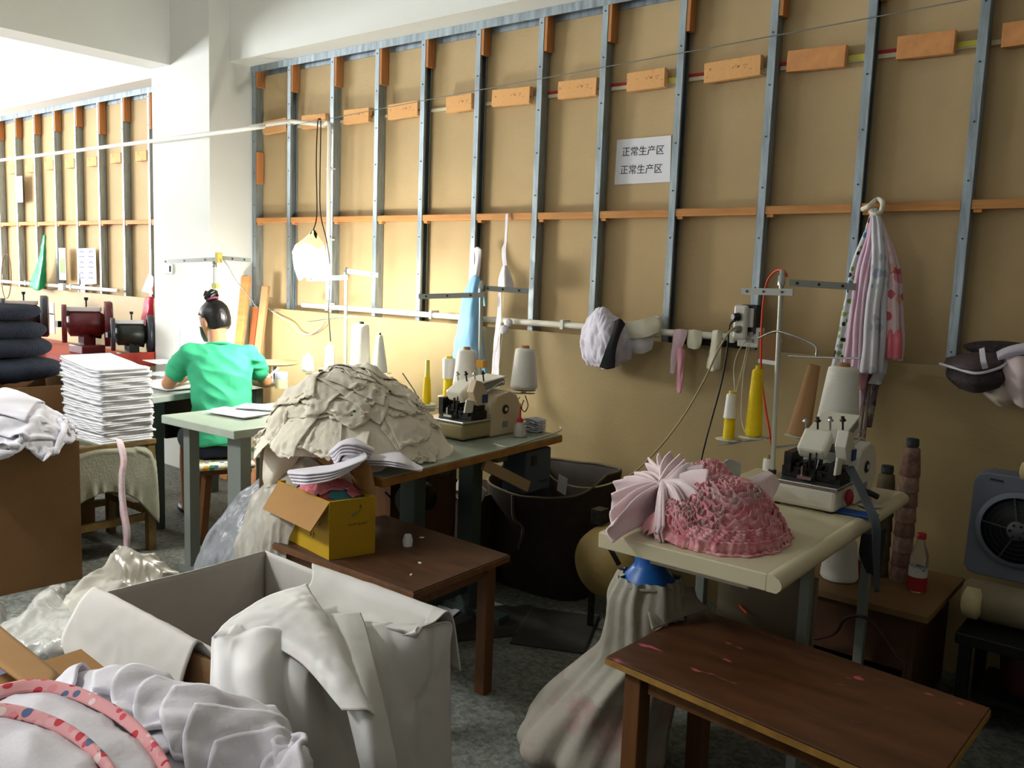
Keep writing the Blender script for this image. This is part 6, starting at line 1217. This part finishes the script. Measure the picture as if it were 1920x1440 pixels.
# on the right table: dark strap, blue cloth, lever, spool
drape('dark_strap', [[P(1583, 876, d=2.72), P(1600, 874, d=2.72)], [P(1600, 905, d=2.66), P(1614, 900, d=2.66)], [P(1618, 945, d=2.6), P(1632, 938, d=2.6)], [P(1634, 985, d=2.53), P(1650, 980, d=2.53)], [P(1636, 1040, d=2.53), P(1650, 1040, d=2.53)], [P(1640, 1110, d=2.54), P(1648, 1110, d=2.54)]], mat('charcoal_webbing', '3e4248', .85), 'charcoal strap falling from the machine over the table edge', 'strap', amp=.002, th=.004)
drape('dark_rag', [[P(1615, 1000, d=2.62), P(1640, 1000, d=2.60), P(1662, 990, d=2.62)], [P(1612, 1040, d=2.64), P(1636, 1045, d=2.6), P(1655, 1040, d=2.64)], [P(1625, 1075, d=2.64), P(1640, 1078, d=2.62), P(1650, 1074, d=2.64)]], mat('dark_rag', '26282c', .9), 'dark rag hanging below the right table beside the strap', 'cloth', amp=.006)
hf = HF(3.8, 4.6, -1.7, -.4, .01, .752)
for i, (px, py, w2, h2, m_, lab) in enumerate(((1605, 962, .12, .07, mat('bright_blue_cloth', '2458a8', .8), 'bright blue cloth under the right overlock machine'), (1632, 948, .07, .05, mat('print_white_cloth', 'cfc6c8', .85), 'small white printed scrap by the blue cloth'), (1618, 930, .07, .05, mat('peach_cloth', 'b89888', .85), 'peach scrap behind the right machine'))):
    c_ = P(px, py, z=.755); X = throw(hf, c_[0], c_[1], w2, h2, 14, i, crumple=.8, drop=.01, steps=20, seed=800 + i, t=.003, lim=.02); one(MB().grid(refine(X), thick=.002), 'cloth_scrap', m_, lab, 'cloth')
one(MB().ell(P(1592, 932, z=.80), (.014, .012, .026)), 'red_button', mat('red_knob', 'a02830', .5), 'small red plastic bit beside the right machine', 'button')
one(MB().tube([P(1600, 916, z=.79), P(1625, 922, z=.79), P(1646, 932, z=.775)], .010, 8, 12), 'black_lever', BLK, 'black lever handle lying right of the machine', 'lever')
cone(P(1441, 884, z=.752), 'small white spool left of the right overlock machine', 'full', .045, .023, .021, th=PAP)
cable([P(1530, 880, y=-.85), P(1545, 835, y=-.8), P(1575, 818, y=-.7), P(1600, 822, y=-.62), P(1622, 824, y=-.58)], .003, CHR, 'bent silver wire rod arching over the right machine', name='wire_rod')
one(MB().bar(P(1595, 826, y=-.60), P(1622, 824, y=-.57), .014, .012), 'pale_block', mat('pale_rod_end', 'c8c0a8', .5), 'pale block at the end of the bent silver rod', 'block', bevel=.003)
# centre table small things
t = thing('oil_bottle', 'small clear oil bottle with red nozzle right of the centre machine', 'bottle', P(973, 820, z=.752)); c = P(974, 818, z=.752)
MB().lathe(c, [(.026, 0), (.028, .006), (.024, .045), (.014, .062)]).build('bottle', mat('frosted_plastic', 'c8c4be', .4, alpha=.85), t); MB().lathe(c + (0, 0, .060), [(.014, 0), (.014, .014), (.005, .022), (.002, .085)]).build('red_nozzle', mat('red_nozzle', 'c82434', .4), t)
t = thing('scissors', 'thread snips hanging under the right cone of the centre stand', 'scissors', P(985, 770, y=-.45)); MB().tube([P(985, 742, y=-.46), P(990, 760, y=-.47), P(984, 772, y=-.47), P(978, 765, y=-.47), P(982, 750, y=-.46)], .0025, 6, 24).build('handle_loop', DARKM, t); MB().tube([P(975, 745, y=-.46), P(962, 760, y=-.47), P(958, 775, y=-.47), P(966, 790, y=-.48)], .002, 6, 16).build('blade', DARKM, t)
for k in range(7):
    c = P(1000, 806, z=.757) + np.array([0, 0, .0075 * k]); a = .3 * math.sin(k * 2.1); gx, gy = np.meshgrid(np.linspace(-.045, .045, 12), np.linspace(-.035, .035, 8), indexing='ij')
    G = np.stack([c[0] + gx * math.cos(a) - gy * math.sin(a), c[1] + gx * math.sin(a) + gy * math.cos(a), c[2] + .012 * (1 - (gx / .045) ** 2) * (k > 1) * .6 + .002 * noise(np.stack([gx, gy, gx * 0 + k], -1), 30)], -1)
    one(MB().grid(G, thick=.0045), 'folded_cloth', mat('white_blue_edge_cloth', 'd0d2d8', .9, col2='9aa6b8', scale=40, thresh=(.5, .7)), 'small folded white cloth at the right end of the centre table, ' + nth(7 - k) + ' from the top', 'cloth', 'small folded cloths on the centre table')
cable([P(925, 832, z=.753), P(950, 838, z=.753), P(975, 832, z=.753), P(1000, 824, z=.753), P(1040, 812, z=.756), P(1052, 806, z=.756), P(1050, 800, z=.756)], .003, mat('white_cord', 'cfc8b8', .7), 'white cord lying along the edge of the centre table', name='cord')
cable([P(755, 700, y=-.6), P(775, 730, y=-.62), P(790, 755, y=-.65)], .003, BLK, 'short black cable behind the cream heap', name='power_cable')
# dark bin under the wall between the tables
t = thing('fabric_bin', 'large dark brown sagging sack bin standing between the two sewing tables', 'bin', (2.82, -.30, 0)); cx, cy = 2.83, -.30; th_ = np.linspace(0, 2 * np.pi, 64, endpoint=False)
SACK = mat('dark_brown_sack', '33261c', .8, col2='221a14', scale=7, bump=.3, bscale=12)
def bring(z, k, out=1.):
    sq = (np.abs(np.cos(th_)) ** 4 + np.abs(np.sin(th_)) ** 4) ** -.25; x = cx + .29 * k * sq * np.cos(th_) * out; y = cy + .225 * k * sq * np.sin(th_) * out
    rim = z * (1 - .17 * np.clip(-np.sin(th_), 0, 1) * (z > .4) + .03 * np.cos(th_) * (z > .4)); return np.stack([x, y, rim], 1) + .006 * noise(np.stack([x, y, rim], 1), 9)[:, None]
m = MB(); m.loft([bring(.004, .88), bring(.12, .95), bring(.25, .97), bring(.38, .98), bring(.50, 1.0), bring(.545, 1.01)], False); m.loft([bring(.545, 1.01), bring(.54, .97), bring(.45, .95), bring(.3, .93), bring(.03, .86)], False); m.add(bring(.03, .86), [tuple(range(64))]); m.build('sack', SACK, t)
MB().tube(np.vstack([bring(.548, .99), bring(.548, .99)[:1]]), .006, 6).build('rim', mat('worn_rim', '5c5140', .8), t)
MB().tube([bring(.545, 1.02)[46], bring(.42, 1.0)[46] + (0.01, -.004, 0), bring(.3, .995)[48], bring(.2, .98)[47]], .008, 6, 20).build('twine', mat('grey_twine', '5a5448', .9), t)
one(MB().box((3.0, -.47, .53), (.05, .002, .09), rx=.3, ry=.3), 'white_paper_scrap', PURE, 'white paper scrap behind the centre table end above the bin', 'paper')
# pale tank
t = thing('air_tank', 'beige round air tank with fittings under the left end of the right table', 'tank', (3.36, -.50, 0)); BE = mat('beige_tank_paint', '9c8450', .45, var=.1)
MB().lathe((3.36, -.72, .30), [(.02, 0), (.09, .015), (.14, .05), (.15, .10), (.15, .36), (.14, .41), (.09, .445), (.02, .46)], (0, 1, 0), 32).build('tank_body', BE, t)
for y in (-.62, -.38):
    for x in (3.28, 3.44): MB().bar((x, y, 0), (x, y, .19), .02, .02, up=(0, 1, 0)).build('leg', DARKM, t)
MB().tube([(3.38, -.70, .42), (3.42, -.78, .46), (3.47, -.80, .42), (3.50, -.78, .36)], .010).build('fitting_pipe', DARKM, t); MB().box((3.30, -.62, .48), (.05, .06, .06)).build('valve', DARKM, t)
# dust pipe and its gauze bag
t = thing('dust_funnel', 'blue plastic dust funnel under the right table with a gauze bag tied on', 'funnel', (3.97, -1.38, .5)); BL = mat('blue_plastic', '1c5fae', .35)
MB().b2((3.92, -1.42, .645), (4.02, -1.33, .704)).build('collar', mat('dark_blue_plastic', '17538f', .4), t, bevel=.006)
MB().lathe((3.965, -1.38, .54), [(.085, 0), (.088, .006), (.078, .038), (.050, .072), (.044, .082), (.044, .11)], n=36).build('funnel', BL, t)
GAU = mat('gauze_bag', 'aaa598', .85, col2='928c80', scale=6, bump=.3, bscale=30); GAU2 = mat('gauze_bag_pink', '9c958a', .85, col2='9c7876', scale=9, thresh=(.5, .7), bump=.3, bscale=30)
bag = thing('gauze_bag', 'translucent gauze dust bag sagging from the blue funnel to the floor', 'bag', (3.82, -1.45, 0)); th_ = np.linspace(0, 2 * np.pi, 80, endpoint=False); rings = []
for px, py, z, rx, ry in ((3.965, -1.38, .585, .088, .088), (3.965, -1.38, .565, .096, .096), (3.96, -1.382, .51, .11, .105), (3.965, -1.385, .37, .13, .12), (3.93, -1.40, .29, .15, .14), (3.89, -1.42, .21, .18, .165), (3.86, -1.44, .13, .21, .19), (3.84, -1.46, .06, .225, .2), (3.84, -1.46, .012, .20, .18)):
    p = np.stack([px + rx * np.cos(th_), py + ry * np.sin(th_), np.full(80, z)], 1); amp_ = .5 * max(.012, min(rx, .2) * .13); k = amp_ * np.sin(th_ * 9 + 3 * z) + amp_ * .8 * np.sin(th_ * 5 - 14 * z) + .006 * np.sin(th_ * 17)
    p[:, 0] += k * np.cos(th_); p[:, 1] += k * np.sin(th_); rings.append(p)
V = catmull(np.array(rings), 70); V = V + (.014 * noise(V, 9))[..., None] * 1.0; V[..., 2] = np.clip(V[..., 2], .004, .59)
MB().loft(list(V[:40]), False).build('bag_upper', GAU, bag); MB().loft(list(V[39:]), False).build('bag_lower', GAU2, bag)
MB().tube([(3.965 + .092 * math.cos(a), -1.38 + .092 * math.sin(a), .57) for a in np.linspace(0, 6.283, 30)], .005, 6).build('drawstring', GAU, bag)
drape('gauze_flap', [[P(1216, 1112, z=.545), P(1250, 1105, z=.55), P(1300, 1100, z=.55)], [P(1214, 1140, z=.52), P(1255, 1135, z=.52), P(1310, 1125, z=.52)], [P(1222, 1182, z=.485), P(1260, 1165, z=.49), P(1330, 1140, z=.49)]], GAU, 'loose gauze flap lying from the funnel onto the bench', amp=.008, sc=12)
one(MB().box((4.22, -1.12, .36), (.30, .02, .5)), 'beige_board', mat('dull_beige_panel', '6e624e', .7), 'dull beige board under the right table', 'board')
cable([P(1410, 1075, z=.55), P(1392, 1100, z=.5), P(1385, 1130, z=.47), P(1400, 1150, z=.49)], .004, ORG, 'orange red hose end hanging under the right table', name='air_hose')
# under the centre table
one(MB().b2((2.52, -1.15, .02), (2.62, -.75, .60)), 'wooden_board', BROWNL, 'brown wooden panel standing under the centre table', 'panel')
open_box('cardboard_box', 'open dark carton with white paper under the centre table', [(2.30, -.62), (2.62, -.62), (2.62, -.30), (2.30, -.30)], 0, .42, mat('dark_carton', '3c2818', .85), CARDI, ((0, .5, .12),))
one(MB().box((2.62, -.66, .46), (.16, .012, .14), ry=.5), 'paper_square', PURE, 'small white paper square lying on the dark carton under the centre table', 'frame')
cable([(2.62, -1.18, .55), (2.68, -1.05, .40), (2.74, -.95, .30), (2.80, -.98, .33), (2.84, -1.0, .45), (2.83, -1.02, .68)], .004, BLK, 'black cable sagging under the centre table', name='power_cable')
one(MB().lathe((3.08, -1.50, .50), [(.016, 0), (.018, .02), (.012, .04)], n=16), 'white_plug', PURE, 'small white plastic piece beside the yellow box', 'plug')
for i, (x, y, s_) in enumerate(((3.24, -1.60, .006), (3.05, -1.40, .008), (3.30, -1.70, .005))): one(MB().box((x, y, .5015), (s_ * 2, s_, .003), rz=i), 'lint_scrap', PURE, ('tiny white lint nearest the front edge of the low table', 'tiny white lint at the back of the low table', 'tiny white lint by the box on the low table')[i], 'lint')
# things on the floor
hf = HF(1, 5.4, -2.6, 0, .012, 0.)
for i, (x, y, w2, h2, m_, lab) in enumerate(((2.86, -1.02 + .25, .2, .14, PURE, 'white scrap on the floor behind the low table leg'), (2.95, -.90, .5, .3, mat('dark_floor_cloth', '2e2c28', .9), 'dark cloth lying on the floor between the tables'), (3.2, -.75, .4, .3, mat('dark_floor_cloth', '2e2c28', .9), 'dark cloth crumpled on the floor before the bin'), (1.50, -1.30, .07, .05, PURE, 'small white scrap on the floor by the grey bag'), (1.2, -1.05, .10, .06, PURE, 'white scrap on the floor under the left table'), (2.75, -.95, .18, .12, PURE, 'pale scrap on the floor under the low table'))):
    X = throw(hf, x, y, w2, h2, 18, i, crumple=.82, drop=.03, steps=30, seed=820 + i, lim=.03); one(MB().grid(refine(X), thick=.003), 'floor_scrap', m_, lab, 'scrap')
# ------------------------------------------------------------------ plastic bags
FILM = mat('cloudy_film', 'c4beb2', .28, alpha=.55, var=.05, scale=12); FILMG = mat('grey_film', '8c8e94', .3, alpha=.72, var=.15, scale=10); FCL = mat('clear_film', 'c8c6c0', .2, alpha=.5)
def film(rows, name, m, label, amp=.02, sc=6, nu=80, nv=60, cat='plastic bag', off=0):
    G = surf(rows, nu, nv); G = disp(G, amp * 1.5, sc, off, ridge=True, aniso=(1, 1, .45)); G = disp(G, amp * .6, sc * 2.6, off + 2, ridge=True, aniso=(1.2, .8, .3)); G = disp(G, amp * .12, sc * 6, off + 5, ridge=True); G[..., 2] = np.maximum(G[..., 2], .006)
    return one(MB().grid(G, thick=.0015), name, m, label, cat)
D = lambda px, py, d: P(px, py, d=d)
film([[D(575, 850, 3.18), D(600, 870, 3.12), D(640, 895, 3.05)], [D(520, 885, 3.20), D(560, 905, 3.08), D(600, 925, 2.98)], [D(470, 940, 3.22), D(520, 950, 3.06), D(575, 955, 2.98)], [D(448, 1000, 3.22), D(500, 1005, 3.06), D(545, 1000, 3.0)], [D(440, 1060, 3.2), D(490, 1070, 3.08), D(535, 1060, 3.02)], [D(440, 1120, 3.2), D(490, 1130, 3.1), D(530, 1120, 3.05)]], 'plastic_bag', FILM, 'cloudy plastic bag falling from the yellow box to the left', amp=.020, sc=7)
film([[D(500, 885, 3.42), D(520, 880, 3.40), D(540, 900, 3.38)], [D(440, 940, 3.45), D(470, 945, 3.38), D(510, 950, 3.34)], [D(400, 990, 3.45), D(440, 1000, 3.34), D(480, 1010, 3.28)], [D(375, 1045, 3.45), D(420, 1060, 3.30), D(470, 1080, 3.24)], [D(360, 1120, 3.45), D(420, 1140, 3.32), D(470, 1150, 3.25)]], 'plastic_bag', FILMG, 'grey plastic bag with dark cloth inside, behind the crate', amp=.022, sc=8, off=4)
one(MB().grid(disp(surf([[D(400, 1000, 3.6), D(440, 995, 3.55), D(480, 1000, 3.5)], [D(385, 1050, 3.6), D(430, 1050, 3.5), D(480, 1060, 3.45)], [P(375, 1130, z=.01), P(430, 1140, z=.01), P(480, 1150, z=.01)]], 30, 30), .03, 9, ridge=True), thick=.004), 'dark_cloth', mat('slate_dark_cloth', '3c4250', .9), 'slate dark cloth inside the grey plastic bag', 'cloth')
film([[(2.35, -1.75, .01), (2.6, -1.65, .01), (2.85, -1.70, .01)], [P(245, 1038, z=.45), P(280, 1045, z=.42), P(330, 1085, z=.36)], [P(190, 1075, z=.46), P(240, 1085, z=.46), P(300, 1110, z=.40)], [P(130, 1110, z=.42), P(190, 1130, z=.46), P(260, 1150, z=.44)], [P(125, 1150, z=.38), P(180, 1190, z=.42), P(230, 1220, z=.42)], [P(150, 1230, z=.3), P(190, 1260, z=.3), P(240, 1290, z=.3)], [(2.55, -2.62, .01), (2.75, -2.60, .01), (2.95, -2.55, .01)]], 'plastic_bag', FILM, 'cloudy plastic film bunched behind the left end of the crate', amp=.03, sc=6, off=8)
film([[(1.95, -2.45, .01), (2.1, -2.2, .01), (2.3, -2.1, .01), (2.45, -2.1, .01)], [P(0, 1180, z=.34), P(60, 1130, z=.36), P(120, 1112, z=.34), P(140, 1120, z=.30)], [P(10, 1200, z=.36), P(70, 1160, z=.40), P(130, 1150, z=.40), P(160, 1180, z=.36)], [P(40, 1230, z=.36), P(100, 1210, z=.40), P(160, 1220, z=.40), P(200, 1250, z=.34)], [P(90, 1270, z=.3), P(130, 1265, z=.34), P(180, 1280, z=.34), P(230, 1300, z=.3)], [(2.62, -2.98, .01), (2.78, -2.94, .01), (2.95, -2.88, .01), (3.1, -2.8, .01)]], 'plastic_bag', FCL, 'clear plastic bag with dark blue cloth in it at lower left', amp=.03, sc=7, off=12)
hf = HF(2.0, 3.2, -3.0, -2.0, .012, 0.); hf.dome(2.62, -2.52, .26, .22, 0, .26, 2)
for i in range(5):
    X = throw(hf, 2.62 + .06 * (i % 3 - 1), -2.52 + .05 * (i % 2), .5, .42, 24, i * 1.1, crumple=.7, drop=.03, steps=40, seed=840 + i); one(MB().grid(refine(X), thick=.003), 'dark_garment', mat('blue_grey_cloth', '4c5468', .9), 'dark blue grey garment inside the clear plastic bag at lower left', 'garment', 'dark garments in the clear bag')
film([[P(-60, 1130, z=.12), P(-20, 1125, z=.16), P(5, 1122, z=.12)], [P(-60, 1160, z=.12), P(-15, 1160, z=.18), P(12, 1150, z=.10)], [P(-60, 1200, z=.05), P(-10, 1205, z=.08), P(8, 1190, z=.04)], [P(-60, 1240, z=.006), P(-10, 1240, z=.006), P(8, 1220, z=.006)]], 'plastic_bag', FCL, 'bit of clear plastic at the far left edge of the floor', amp=.015, sc=9)
one(MB().grid(surf([[P(-60, 1120, z=.70), P(0, 1176, z=.70), P(60, 1225, z=.70), P(112, 1268, z=.70)], [P(-60, 1210, z=.72), P(0, 1250, z=.72), P(50, 1285, z=.72), P(85, 1310, z=.72)]], 8, 12), thick=.006), 'card_flap', CARDI, 'beige cardboard flap leaning at the left edge of the foreground', 'card')
# goods standing elsewhere in the room
#====END
